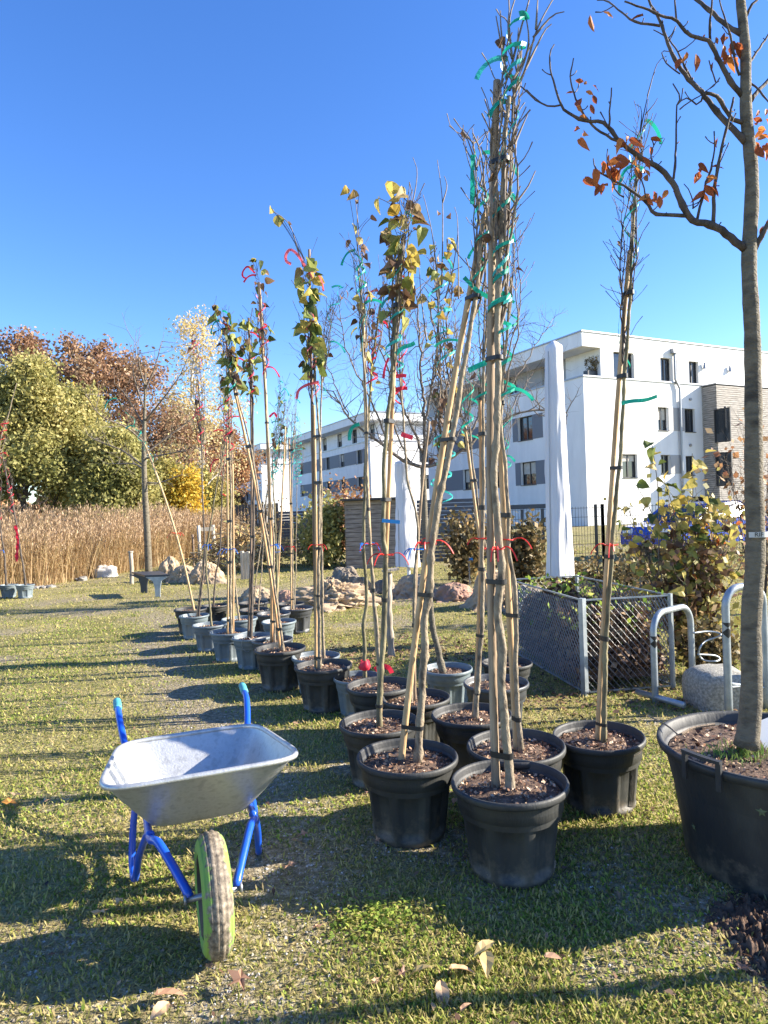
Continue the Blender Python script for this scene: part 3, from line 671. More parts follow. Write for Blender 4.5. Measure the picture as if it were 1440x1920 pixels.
for k_, (mt_) in {'green': 'leaf_green', 'yellow': 'leaf_yellow', 'brown': 'leaf_brown'}.items():
    LEAFMESH[k_] = [heart_leaf('leaf', mt_, .5, curl=c_, seed=s_) for s_, c_ in enumerate((.1, .35, .6, .9))]
LEAFMESH['orange'] = [heart_leaf('leaf', 'leaf_orange', .42, curl=c_, seed=s_, pinn=True) for s_, c_ in enumerate((.1, .25, .5, .15))]
def put_leaf(parent, ploc, p, d, size, kind, rg, name='leaf', roll=None):
    me = rg.choice(LEAFMESH[kind]); o = bpy.data.objects.new(name, me); COL.objects.link(o); o.parent = parent
    o.location = Vector(p) - Vector(ploc)
    d = Vector(d).normalized(); q = d.to_track_quat('X', 'Z')
    o.rotation_mode = 'QUATERNION'; o.rotation_quaternion = q @ Matrix.Rotation(rg.uniform(-1.5, 1.5) if roll is None else roll, 3, 'X').to_quaternion()
    o.scale = (size,) * 3
    return o
def pot_mesh(parent, dia, h, mt, seed, name='pot', ribs=8):
    Rr = dia / 2; rg = random.Random(seed); ph = rg.random() * 3; dent = rg.uniform(.012, .034); dph = rg.random() * 6
    lip = .022 * dia / .5
    prof = [(Rr * .70, .0), (Rr * .72, .012), (Rr * .735, .03), (Rr * .735, .035), (Rr * .75, h * .18), (Rr * .80, h * .45), (Rr * .845, h * .70), (Rr * .85, h * .715), (Rr * .90, h * .735), (Rr * .905, h * .86), (Rr * .92, h - lip * 1.5),
            (Rr * .985, h - lip * 1.4), (Rr, h - lip), (Rr, h - lip * .4), (Rr * .985, h), (Rr * .955, h), (Rr * .935, h - lip * .5), (Rr * .90, h * .80), (Rr * .86, h * .66)]
    def mod(a, z, r):
        k = 1 + dent * math.cos(2 * a + dph) * (z / h) + .012 * mnoise.noise((math.cos(a) * 2 + ph, math.sin(a) * 2, z * 9)) * (1 if r < Rr * .9 else .5)
        if .035 <= z <= h * .71 and r < Rr * .85:
            u = (a * ribs / (2 * math.pi) + ph) % 1.0
            e = min(max((abs(u - .5) - .30) / .05, 0), 1)     # 0 on the panel, 1 on the narrow rib
            k *= 1 - .10 * (1 - e)
            if abs(u - .5) < .02: k *= .97
        return k
    mb = MB(); mb.lathe(prof, 96, mod)
    o = mb.build(name, M[mt], parent, True)
    # drainage feet / base
    b = MB(); b.lathe([(0, .004), (Rr * .69, .004)], 24); b.add([], [])
    return o
def soil_mesh(parent, dia, z, seed, n=26, rise=.02, chips=220, big=1.0):
    rg = np.random.default_rng(seed); Rr = dia / 2 * .90; mb = MB(); vs = [(0, 0, z + rise)]; fs = []; rings = 9
    for i in range(1, rings + 1):
        for j in range(n):
            r = Rr * i / rings; a = 2 * math.pi * j / n
            zz = z + rise * (1 - (i / rings) ** 2) + .012 * (mnoise.noise((r * math.cos(a) * 18, r * math.sin(a) * 18, seed))) * (i < rings)
            vs.append((r * math.cos(a), r * math.sin(a), zz))
    for j in range(n): fs.append((0, 1 + j, 1 + (j + 1) % n))
    for i in range(rings - 1):
        for j in range(n):
            a = 1 + i * n + j; b = 1 + i * n + (j + 1) % n; fs.append((a, a + n, b + n, b))
    mb.add(vs, fs); so_ = mb.build('soil', M['soil'], parent, True)
    if chips:
        r = Rr * .97 * np.sqrt(rg.random(chips)); a = rg.random(chips) * 6.28
        C = np.stack([r * np.cos(a), r * np.sin(a), z + rise * (1 - (r / Rr) ** 2) + .004 + .008 * rg.random(chips)], 1)
        u = unit(rg.normal(size=(chips, 3)) * np.array([1, 1, .45])); v = unit(np.cross(u, unit(rg.normal(size=(chips, 3)))))
        s = ((.004 + .010 * rg.random(chips) ** 2) * big)[:, None]
        V = np.stack([C - u * s, C - v * s * .6, C + u * s, C + v * s * .6], 1).reshape(-1, 3)
        o = np_mesh('mulch', V, 4, M['mulch'], parent=parent); o['kind'] = 'stuff'
def knobby(P, r0, r1, rg, knob=.25, every=.10):
    """stem radii with swollen nodes; also wanders the points a little"""
    n = len(P); L = np.concatenate([[0], np.cumsum(np.linalg.norm(np.diff(P, axis=0), axis=1))])
    rad = np.interp(L, [0, L[-1]], [r0, r1]); s = 0
    while s < L[-1]:
        s += every * rg.uniform(.5, 1.6); rad += rad * knob * rg.uniform(.3, 1.2) * np.exp(-((L - s) / .012) ** 2)
    rad[:3] *= np.array([1.35, 1.15, 1.05])[:len(rad[:3])]
    return rad
def ribbon(path, mt, parent, ploc, rg, r=0.0420, w=.017, pitch=.16, s0=0, s1=1, ends=2, name='ribbon'):
    """flat tape wound round the bundle from fraction s0 to s1 of the path, its loose ends fluttering"""
    P = resample(path, .012); n = len(P); i0, i1 = int(s0 * n), max(int(s1 * n), int(s0 * n) + 4); P = P[i0:i1]; n = len(P)
    t = np.gradient(P, axis=0); t /= np.linalg.norm(t, axis=1, keepdims=True) + 1e-9
    mb = MB(); ang = rg.random() * 6; vs = []; tw = rg.uniform(-.3, .3); k = 0; ht = 1
    for i in range(n):
        ang += .012 / pitch * 2 * math.pi * (1 + .85 * math.sin(i * .07 + tw * 9)) * ht
        u = np.cross(t[i], (0.3, 1, 0)); u /= np.linalg.norm(u) + 1e-9; v = np.cross(t[i], u)
        rr = r * (1.15 + .3 * math.sin(i * .21 + tw * 9)); c = P[i] + rr * (math.cos(ang) * u + math.sin(ang) * v)
        tanv = -math.sin(ang) * u + math.cos(ang) * v
        side = t[i] * .8 + tanv * .15; side /= np.linalg.norm(side); ww = w * 1.25 * (.5 + .5 * abs(math.sin(i * .09 + tw)))
        vs += [c - side * ww / 2, c + side * ww / 2]
    mb.add([q - ploc for q in vs], [(2 * i, 2 * i + 1, 2 * i + 3, 2 * i + 2) for i in range(n - 1)])
    for e in range(ends):
        i = rg.randrange(n) if e else n - 1
        p = P[i].copy(); az = rg.uniform(-.5, .5) + (0 if rg.random() < .5 else math.pi); d = np.array([math.cos(az), math.sin(az) * .6, rg.uniform(.1, .8)]); Lr = rg.uniform(.05, .22); sag = rg.uniform(.12, .5); vs = []
        for k in range(9):
            p = p + d * Lr / 8; d = d + np.array([rg.uniform(-.12, .12), 0, -sag]); d /= np.linalg.norm(d); s_ = np.cross(d, (math.sin(k * .4), .9, .5)); s_ /= np.linalg.norm(s_)
            vs += [p - s_ * w / 2, p + s_ * w / 2]
        mb.add([q - ploc for q in vs], [(2 * i, 2 * i + 1, 2 * i + 3, 2 * i + 2) for i in range(8)])
    return mb.build(name, M[mt], parent)
def ring(p, d, r, h, mt, parent, ploc, name='tie', off=(0, 0, 0), asp=1.0):
    d = np.asarray(d) / np.linalg.norm(d); mb = MB(); a = np.asarray(p) - ploc
    mb.tube([a - d * h / 2, a + d * h / 2], r, 12); o = mb.build(name, M[mt], parent)
    return o
def tie_round(pa, pb, ra, rb, h, mt, parent, ploc, name='tie'):
    """flat band lying round two stems pa, pb (same height)"""
    pa, pb = Vector(pa) - Vector(ploc), Vector(pb) - Vector(ploc); ax = pb - pa; ax.z = 0
    if ax.length < 1e-4: ax = Vector((.01, 0, 0))
    a0 = math.atan2(ax.y, ax.x); mb = MB(); n = 10; lo = []; 
    for k in range(n): a = a0 - math.pi / 2 + math.pi * k / (n - 1); lo.append(pb + Vector((math.cos(a), math.sin(a), 0)) * rb)
    for k in range(n): a = a0 + math.pi / 2 + math.pi * k / (n - 1); lo.append(pa + Vector((math.cos(a), math.sin(a), 0)) * ra)
    N = len(lo); vs = [tuple(q + Vector((0, 0, z))) for z in (-h / 2, h / 2) for q in lo] + [tuple(q * 1 + Vector((0, 0, z))) for z in (-h / 2, h / 2) for q in [(pa + pb) / 2 + (q - (pa + pb) / 2) * .9 for q in lo]]
    fs = [(i, (i + 1) % N, N + (i + 1) % N, N + i) for i in range(N)] + [(N + i, N + (i + 1) % N, 3 * N + (i + 1) % N, 3 * N + i) for i in range(N)] + [((i + 1) % N, i, 2 * N + i, 2 * N + (i + 1) % N) for i in range(N)]
    mb.add(vs, fs); return mb.build(name, M[mt], parent)
def string_knot(p, r, mt, parent, ploc, rg, L=.12):
    mb = MB(); p = np.asarray(p, float) - ploc; pts = [p + np.array([math.cos(a) * r, math.sin(a) * r, rg.uniform(-.004, .004)]) for a in np.linspace(0, 6.3, 12)]
    mb.tube(pts, .0028, 4)
    for e in range(3):
        a = rg.uniform(-3.1, 0); q = p + np.array([math.cos(a) * r, math.sin(a) * r, 0]); d = np.array([math.cos(a), math.sin(a), .5]); pts = [q]
        Le = L * rg.uniform(.6, 1.4)
        for k in range(6): q = q + d / np.linalg.norm(d) * Le / 6; pts.append(q); d = d + np.array([0, 0, -.5])
        mb.tube(pts, .0032, 4)
    return mb.build('string', M[mt], parent)
def zon(P, z):
    """point of a rising path at height z"""
    P = np.asarray(P); return np.array([np.interp(z, P[:, 2], P[:, 0]), np.interp(z, P[:, 2], P[:, 1]), z])

def potted(pot, label, trunk=None, stakes=(), crown=None, tape='green_tape', leaves=(), ties=3, string=None, r=0.0143, sr=0.0143, bark='bark', seed=1, cat='potted tree', group='young trees waiting in pots', twigs='twig', tape2=None, top_leaves=(), bspread=.05, nb=7, kn=.25, tapew=.017, pitch=.27, base_mark=None):
    """pot = (rim centre x, y, rim width px, material); trunk, stakes = pixel paths seen in the photograph at the pot's own depth"""
    cx, cy, wpx, pm = pot; h = .33
    for _ in range(8):
        c = G(cx, cy, h); dist = np.linalg.norm(c - CAM); dia = wpx / FPX * (c[1]) * 1.0 / 1.0; h = .76 * dia
    o = empty('potted_tree', (c[0], c[1], 0), label, cat, group, 0); pl = np.array([c[0], c[1], 0.0]); rg = random.Random(seed); nrg = np.random.default_rng(seed)
    pot_mesh(o, dia, h, pm, seed); zs = h - .05; soil_mesh(o, dia, zs, seed, chips=int(min(500, 30 + wpx * 3)), big=1.0)
    def path(px, dj=0.0):
        y0 = c[1]; P = [D(q[0], q[1], y0 + dj) for q in px]
        P0 = P[0]; lean = rg.uniform(-.03, .03)
        P = [np.array([p[0], p[1], p[2]]) for p in P]
        # foot in the soil of this pot
        return P
    stems = []
    for k, s in enumerate(stakes):
        smat = 'stake'; rr = sr
        if isinstance(s[-1], str): smat = s[-1]; s = s[:-1]
        P = np.array(path(s, .018 + .01 * k)); tt = P[:, 2]; f_ = np.polyfit(tt, P[:, 0], 2 if len(P) > 3 else 1); zz_ = np.linspace(tt.min(), tt.max(), 12); P = np.stack([np.polyval(f_, zz_), np.full(12, P[0][1]), zz_], 1); P = resample(P, .07); P = P[P[:, 2] > zs - .02]
        d0 = P[0] - P[1]; P = np.vstack([P[0] + d0 / max(abs(d0[2]), 1e-3) * max(0, P[0][2] - zs + .05), P]) if P[0][2] > zs - .05 else P
        mb = MB(); mb.tube(P - pl, knobby(P, rr, rr * .85, rg, .10, .22), 10); mb.build('stake', M[smat], o, True); stems.append(P)
    T = None
    if trunk:
        P = path(trunk, -.012); P = resample(P, .03); P = P[P[:, 2] > zs - .02]
        d0 = P[0] - P[2]; P = np.vstack([P[0] + d0 / max(abs(d0[2]), 1e-3) * max(0, P[0][2] - zs + .04), P])
        wob = .0028; ph = rg.random() * 6
        s_ = np.arange(len(P)) * .03
        P = P + np.stack([wob * np.sin(s_ * 9 + ph) + wob * .6 * np.sin(s_ * 23 + ph), wob * np.cos(s_ * 7 + ph), 0 * s_], 1)
        T = P; top = P[-1]; mb = MB(); mb.tube(P - pl, knobby(P, r, r * (.45 if crown else .7), rg, kn * 1.3, .085), 9); mb.build('trunk', M[bark], o, True)
    # rubber ties
    if T is not None and stems:
        S = stems[0]; za = max(T[0][2], S[0][2]) + .12; zb = min(T[-1][2], S[-1][2]) - .1
        for k in range(ties):
            z = za + (zb - za) * (k + .3 * rg.random()) / max(1, ties - .6)
            if z > zb: break
            a, b = zon(T, z), zon(S, z)
            if np.linalg.norm(a - b) < .14: tie_round(b, a, sr * rg.uniform(1.08, 1.3), r * rg.uniform(1.1, 1.35), rg.uniform(.014, .026), 'tie', o, pl)
    base = T if T is not None else (stems[0] if stems else None)
    if string:
        for (px_, py_, mt_) in string:
            p = D(px_, py_, c[1]); string_knot(p, .03, mt_, o, pl, rg, .10)
    # the tied up bundle of branches
    bundle = None
    if crown:
        C = resample(path(crown, 0), .05); bundle = C; n = len(C); mb = MB(); tips = []; bs = []
        t = np.gradient(C, axis=0); t /= np.linalg.norm(t, axis=1, keepdims=True)
        for b in range(nb):
            s0 = int(n * rg.uniform(0, .35)); s1 = int(n * rg.uniform(.62, 1.0)); s1 = max(s1, s0 + 4); a = b * 2.4 + rg.random(); Pn = []
            m_ = min(s1, n - 1) - s0
            if m_ < 3: continue
            amp = bspread * rg.uniform(.5, 1.3)
            for i in range(s0, min(s1, n - 1) + 1):
                f = (i - s0) / m_; rr = amp * (min(1, f * 3.2) ** .7) * (1.0 + .35 * math.sin(i * .5 + b * 2)) * (1 - .25 * f); aa = a + .6 * math.sin(i * .13 + b)
                Pn.append(C[i] + np.array([math.cos(aa) * rr, math.sin(aa) * rr, 0]))
            Pn = np.array(Pn) + nrg.normal(size=(len(Pn), 3)) * .003
            r_b = r * rg.uniform(.26, .42)
            mb.tube(resample(Pn, .03) - pl, np.linspace(r_b, r_b * .35, len(resample(Pn, .03))), 5, cap=False); bs.append(Pn)
            for k in range(int(len(Pn) * .9)):          # short side twigs
                i = rg.randrange(2, len(Pn)); q = Pn[i].copy(); aa = rg.random() * 6.28; d = np.array([math.cos(aa) * .8, math.sin(aa) * .8, rg.uniform(.5, 1.6)]); L = rg.choice([.03, .05, .08, .14]) * (1 + .4 * rg.random()); pts = [q]
                for j in range(3): q = q + d / np.linalg.norm(d) * L / 3; d = d + nrg.normal(size=3) * .25 + np.array([0, 0, .2]); pts.append(q)
                mb.tube(np.array(pts) - pl, [r_b * .5, r_b * .42, r_b * .35, r_b * .5], 3, cap=False); tips.append(pts[-1])
        mb.build('branches', M[twigs], o, True)['kind'] = 'stuff' if False else ''
        for ch in o.children:
            if 'kind' in ch.keys() and ch['kind'] == '': del ch['kind']
        ribbon(C, tape, o, pl, rg, bspread * .78, tapew, pitch, .02, .93, 2)
        if tape2: ribbon(C, tape2, o, pl, rg, bspread * .75, tapew, pitch * 1.5, .1, .8, 1)
        for (kind, cnt, f0, f1, size) in leaves:
            for k in range(cnt):
                f = rg.uniform(f0, f1); i = min(int(f * n), n - 1); aa = rg.random() * 6.28; rr = bspread * rg.uniform(.5, 1.5)
                p = C[i] + np.array([math.cos(aa) * rr, math.sin(aa) * rr * .8, rg.uniform(-.02, .02)])
                d = (math.cos(aa) * .8, math.sin(aa) * .8, rg.uniform(-1.1, .3)); put_leaf(o, pl, p, d, size * rg.uniform(.7, 1.15), kind, rg)
    # single leaves where the photograph shows them, each on a thin shoot
    if top_leaves:
        sh = MB(); anchor = (bundle if bundle is not None else base)
        for tl_ in top_leaves:
            px_, py_, kind, size = tl_; p = D(px_, py_, c[1] + rg.uniform(-.02, .02)); j = int(np.argmin(np.linalg.norm(anchor - p + np.array([0, 0, .12]), axis=1))); q = anchor[j]
            mid = (p + q) / 2 + np.array([0, 0, .02]); sh.tube(resample([q, mid, p], .03) - pl, .0022, 3, cap=False)
            put_leaf(o, pl, p, (rg.uniform(-.6, .6), rg.uniform(-.5, .2), rg.uniform(-.9, .2)), size, kind, rg)
        sh.build('shoot', M[twigs], o)
    return o, pl, c, dia, h, bundle
def shoot(o, pl, c, px, r=0.0025, mt='twig', name='shoot', r1=None):
    P = resample([D(q[0], q[1], c[1]) for q in px], .03); mb = MB(); mb.tube(P - pl, np.linspace(r, r1 or r * .4, len(P)), 4, cap=False); return mb.build(name, M[mt], o, True)
def flag(o, pl, c, px, w, mt, name='ribbon'):
    """loose end of tape through the given pixels, width w metres, hanging as a strip"""
    P = resample([D(q[0], q[1], c[1] - .03) for q in px], .015); t = np.gradient(P, axis=0); mb = MB(); vs = []
    for i, p in enumerate(P):
        s_ = np.cross(t[i], (0.0, 1.0, 0.25)); s_ = s_ / (np.linalg.norm(s_) + 1e-9) + np.array([0, .5 * math.sin(i * .5), 0]); s_ /= np.linalg.norm(s_)
        vs += [p - s_ * w / 2 - pl, p + s_ * w / 2 - pl]
    mb.add(vs, [(2 * i, 2 * i + 1, 2 * i + 3, 2 * i + 2) for i in range(len(P) - 1)]); return mb.build(name, M[mt], o)

K, GP, PP, DG = 'black_plastic', 'grey_plastic', 'pale_plastic', 'dark_grey_plastic'
# nearest three rows
q = potted((955, 1462, 216, K), 'tallest staked tree in the nearest black pot, crown reaching the picture top',
       trunk=[(958, 1478), (948, 1380), (940, 1290), (944, 1225), (934, 1150), (939, 1067), (933, 983), (928, 900), (932, 780), (934, 600), (938, 470), (945, 300), (955, 180)],
       stakes=[[(931, 1480), (925, 1317), (921, 1150), (920, 1067), (919, 900), (920, 760), (922, 600), (925, 400), (931, 152), 'stake_old']],
       crown=[(936, 640), (940, 500), (944, 380), (950, 260), (958, 150), (968, 60), (975, -20)], tape='green_tape', tape2='teal_tape', string=[(932, 1028, 'red_string')], ties=4, r=0.0189, sr=0.0181, seed=101, bspread=.046, nb=10, twigs='twig', kn=.3, tapew=.02, pitch=.2,
       top_leaves=[(936, 72, 'brown', .05), (941, 88, 'brown', .045)], leaves=[('brown', 5, 0.06, .5, 0.046)])
o_, pl_, c_ = q[:3]
for pts in ([(958, 190), (985, 130), (1005, 60), (1030, 10), (1050, -20)], [(1000, 70), (1035, 30), (1058, 22)], [(950, 150), (940, 60), (938, 20)], [(955, 140), (975, 60), (992, 0), (1000, -40)], [(960, 110), (955, 40), (968, -10)], [(1005, 55), (1008, 0)],
            [(955, 400), (975, 370), (990, 350), (1004, 320)], [(952, 430), (968, 410), (974, 402)], [(985, 130), (1020, 60), (1034, 45)], [(965, 270), (980, 235), (989, 215)], [(950, 140), (930, 30)], [(955, 170), (990, 90), (985, 20)]):
    shoot(o_, pl_, c_, pts, .0055, 'twig')
q = potted((763, 1415, 188, K), 'tree leaning right beside its stake in the second nearest black pot',
       trunk=[(782, 1425), (788, 1340), (793, 1275), (797, 1228), (795, 1164), (803, 1122), (807, 1067), (812, 1011), (823, 942), (835, 880), (845, 830), (862, 740), (878, 640), (893, 540), (906, 420)],
       stakes=[[(757, 1425), (762, 1340), (774, 1192), (783, 1122), (797, 1055), (806, 997), (820, 905), (835, 833), (857, 700), (878, 580), (905, 402), 'stake']],
       crown=[(880, 640), (893, 560), (903, 450), (905, 370), (898, 310), (884, 262)], tape='green_tape', string=[(797, 1018, 'red_string')], ties=4, r=0.0189, sr=0.0160, seed=102, bspread=.036, nb=7, kn=.35, top_leaves=[(868, 243, 'brown', .04)])
o_, pl_, c_ = q[:3]; flag(o_, pl_, c_, [(886, 290), (886, 340), (885, 383)], .021, 'green_tape')
flag(o_, pl_, c_, [(870, 520), (895, 545), (920, 560), (930, 575)], .02, 'green_tape'); flag(o_, pl_, c_, [(878, 695), (900, 684), (925, 676), (940, 668)], .025, 'green_tape')
for pts in ([(890, 300), (878, 265), (866, 240)], [(893, 330), (888, 270), (886, 240)], [(900, 350), (912, 290), (914, 250), (918, 240)], [(895, 320), (874, 280), (868, 268)]): shoot(o_, pl_, c_, pts, .004)
q = potted((967, 1395, 186, K), 'tree with a bright tan stake in the black pot just behind the nearest',
       trunk=[(974, 1375), (969, 1290), (967, 1183), (966, 1111), (956, 1040), (953, 960), (947, 880), (940, 800), (944, 700), (952, 600), (958, 520)],
       stakes=[[(968, 1392), (966, 1317), (958, 1205), (955, 1130), (950, 1040), (944, 983), (941, 890), (935, 780), (932, 690), 'stake']],
       crown=[(943, 760), (948, 650), (955, 560), (960, 470), (952, 380), (958, 330)], tape='green_tape', string=[(952, 1012, 'red_string')], ties=4, r=0.0126, sr=0.0168, seed=103, bspread=.05, nb=7)
q = potted((1122, 1377, 172, K), 'lone leaning tree in front of the mesh cage, one green tape flying right',
       trunk=[(1131, 1372), (1134, 1280), (1139, 1150), (1150, 1000), (1160, 880), (1166, 800), (1174, 680), (1180, 560), (1190, 400), (1193, 310)],
       stakes=[[(1124, 1374), (1126, 1250), (1130, 1130), (1140, 1010), (1150, 900), (1156, 800), (1164, 690), (1172, 560), (1180, 470), 'stake']],
       crown=[(1166, 700), (1173, 600), (1180, 500), (1186, 400), (1192, 320), (1200, 250), (1212, 190)], tape='green_tape', string=[(1147, 1022, 'red_string')], ties=6, r=0.0126, sr=0.0134, seed=104, bspread=.038, nb=9, bark='bark_green', twigs='twig_dark', pitch=.3,
       leaves=[('brown', 5, 0.44, .95, 0.040)])
o_, pl_, c_ = q[:3]; flag(o_, pl_, c_, [(1165, 756), (1185, 752), (1210, 750), (1232, 743)], .02, 'green_tape')
for pts in ([(1200, 250), (1210, 200), (1222, 150), (1228, 135)], [(1196, 290), (1208, 230), (1216, 185)], [(1210, 215), (1226, 196), (1233, 184)], [(1214, 180), (1232, 120), (1250, 105)], [(1200, 250), (1203, 205), (1190, 195)], [(1205, 240), (1222, 222), (1224, 212)]): shoot(o_, pl_, c_, pts, .0035, 'twig_dark')
q = potted((711, 1352, 150, K), 'yellow leafed tree with a blue tape band left of the leaning pair',
       trunk=[(712, 1350), (713, 1300), (718, 1200), (722, 1120), (724, 1040), (718, 1010), (719, 950), (720, 880), (728, 778), (736, 690), (743, 600), (748, 500), (755, 440)],
       stakes=[[(711, 1350), (714, 1270), (720, 1150), (725, 1049), (728, 941), (733, 800), (738, 670), (745, 580), (748, 500), 'stake_orange']],
       crown=[(738, 700), (742, 600), (748, 520), (752, 450), (757, 400), (760, 375)], tape='teal_tape', string=[(727, 1040, 'red_string')], ties=5, r=0.0160, sr=0.0134, seed=105, bspread=.05, nb=9, bark='bark_green',
       leaves=[('yellow', 31, 0.40, 1.0, 0.081), ('brown', 27, 0.33, .98, 0.075), ('green', 10, 0.28, .9, 0.081)],
       top_leaves=[(735, 340, 'yellow', .075), (737, 365, 'yellow', .09), (757, 350, 'yellow', .06), (711, 372, 'yellow', .07), (790, 425, 'green', .08), (731, 415, 'green', .075), (728, 440, 'brown', .07), (748, 375, 'yellow', .05), (775, 378, 'brown', .06)])
o_, pl_, c_ = q[:3]; shoot(o_, pl_, c_, [(768, 400), (778, 360), (782, 320), (774, 295)], .004)
flag(o_, pl_, c_, [(742, 664), (755, 652), (770, 647), (778, 643)], .022, 'green_tape'); 
b_ = MB(); P0 = D(716, 976, c_[1] - .03) - pl_; P1 = D(750, 979, c_[1] - .035) - pl_; b_.bar(P0, P1, .006, .02); b_.build('blue_band', M['cyan_tape'], o_)
q = potted((884, 1337, 147, K), 'thin stem and orange stake in the black pot behind the leaning pair, right',
       trunk=[(893, 1336), (900, 1230), (904, 1136), (905, 1050), (905, 983), (906, 900), (907, 811), (906, 690), (915, 590)],
       stakes=[[(891, 1336), (894, 1236), (897, 1136), (903, 1020), (904, 930), (902, 820), (899, 750), 'stake_orange']], crown=[(905, 760), (908, 680), (914, 600), (918, 520), (912, 440)], tape='green_tape', string=[(904, 1010, 'red_string')],
       ties=5, r=0.0139, sr=0.0134, seed=106, bspread=.05, nb=7, leaves=[('brown', 4, 0.11, .6, 0.057)])
q = potted((779, 1306, 128, K), 'slim tree with two red tape flags directly behind the leaning pair',
       trunk=[(772, 1305), (775, 1200), (778, 1094), (783, 1000), (779, 960), (765, 900), (758, 820), (752, 740), (750, 680), (752, 620)],
       stakes=[[(777, 1305), (778, 1200), (780, 1100), (784, 1010), (790, 920), (798, 840), (806, 790), 'stake_old']], crown=[(752, 760), (750, 690), (752, 620), (760, 560)], tape='red_tape', ties=1, r=0.0109, sr=0.0101, seed=107, bspread=.04, nb=5, string=[(785, 1030, 'blue_tape')])
o_, pl_, c_ = q[:3]; flag(o_, pl_, c_, [(752, 814), (764, 818), (774, 821)], .03, 'red_tape'); flag(o_, pl_, c_, [(742, 730), (755, 728), (764, 728)], .024, 'red_tape'); flag(o_, pl_, c_, [(742, 706), (755, 704), (762, 705)], .024, 'red_tape')
q = potted((712, 1283, 126, K), 'double stemmed tree topped with two yellow leaves beside the red wrapped one',
       trunk=[(713, 1276), (708, 1200), (703, 1150), (700, 1092), (694, 1020), (690, 960), (688, 850), (686, 740), (680, 640), (676, 560), (672, 500)],
       stakes=[[(711, 1276), (706, 1200), (700, 1120), (692, 1000), (688, 920), (688, 800), (685, 690), (680, 580), 'stake']], crown=[(686, 700), (682, 620), (678, 550), (673, 490), (668, 450)], tape='green_tape', tape2='teal_tape', ties=5, r=0.0118, sr=0.0109, seed=108, bspread=.035, nb=7,
       string=[(700, 1020, 'red_string')], leaves=[('brown', 12, 0.30, .95, 0.057), ('yellow', 8, 0.17, .9, 0.069)], top_leaves=[(652, 352, 'yellow', .06), (673, 365, 'yellow', .09), (661, 421, 'yellow', .06), (694, 410, 'brown', .06), (650, 450, 'brown', .06), (678, 445, 'yellow', .06), (672, 380, 'brown', .03)])
o_, pl_, c_ = q[:3]; shoot(o_, pl_, c_, [(670, 470), (672, 430), (668, 390), (664, 360)], .004); shoot(o_, pl_, c_, [(671, 430), (684, 415), (690, 408)], .002)
flag(o_, pl_, c_, [(674, 795), (662, 800), (656, 812), (655, 826)], .025, 'green_tape')
q = potted((670, 1268, 92, GP), 'tree with red wrapped foot in the light grey pot behind the black ones',
       trunk=[(684, 1258), (684, 1210), (682, 1171), (687, 1118), (684, 1060), (682, 1000), (684, 900), (690, 790), (697, 700), (706, 620), (716, 550)],
       crown=[(694, 740), (700, 660), (708, 590), (717, 530), (723, 495)], tape='red_tape', tape2='pink_tape', ties=0, r=0.0143, seed=109, bspread=.045, nb=7, string=[(682, 1020, 'blue_tape')], leaves=[('brown', 16, 0.28, .95, 0.057), ('yellow', 8, 0.06, .6, 0.057)], bark='bark_green')
o_, pl_, c_ = q[:3]; b_ = MB(); P0 = D(684, 1248, c_[1] - .01) - pl_; b_.lathe([(.032, -.03), (.045, -.01), (.036, .012), (.03, .04)], 14, lambda a, z, r: 1 + .15 * math.sin(5 * a + z * 60), c=P0); b_.build('red_wrap', M['red_tape'], o_, True)
flag(o_, pl_, c_, [(703, 1256), (716, 1250), (729, 1252), (735, 1262)], .04, 'red_tape')
q = potted((606, 1246, 108, K), 'dense green leafed tree with a dark stake tip in a black pot',
       trunk=[(598, 1236), (598, 1150), (597, 1050), (600, 900), (598, 800), (592, 730), (588, 640)],
       stakes=[[(592, 1237), (593, 1130), (592, 1000), (591, 850), (588, 760), 'stake'], [(585, 760), (583, 640), (581, 540), (580, 468), 'stake_dark']], crown=[(588, 760), (586, 680), (582, 600), (578, 530), (572, 490)], tape='pink_tape', ties=5, r=0.0134, sr=0.0118, seed=110, bspread=.045, nb=7,
       string=[(597, 1022, 'red_string')], leaves=[('green', 43, 0.25, 1.0, 0.098), ('yellow', 16, 0.22, 1.0, 0.086), ('brown', 8, 0.17, .8, 0.069)], top_leaves=[(508, 389, 'yellow', .07), (520, 403, 'yellow', .095), (530, 411, 'green', .05), (541, 420, 'brown', .04)], twigs='twig_dark')
o_, pl_, c_ = q[:3]; shoot(o_, pl_, c_, [(568, 500), (556, 460), (545, 425), (530, 408), (512, 396)], .005)
flag(o_, pl_, c_, [(572, 500), (560, 480), (545, 468), (536, 478), (537, 490), (546, 495)], .022, 'pink_tape'); flag(o_, pl_, c_, [(598, 716), (575, 722), (560, 732), (556, 748)], .022, 'pink_tape')
q = potted((592, 1229, 90, GP), 'tree with crown bent right, green taped, behind the dense green leafed tree',
       trunk=[(606, 1226), (605, 1130), (603, 1050), (602, 900), (601, 800), (603, 720), (612, 650)], crown=[(602, 740), (608, 680), (614, 620), (624, 580), (638, 550), (650, 525)], tape='teal_tape', ties=0, r=0.0118, seed=111, bspread=.04, nb=7, leaves=[('brown', 5, 0.22, .9, 0.057)], twigs='twig_dark')
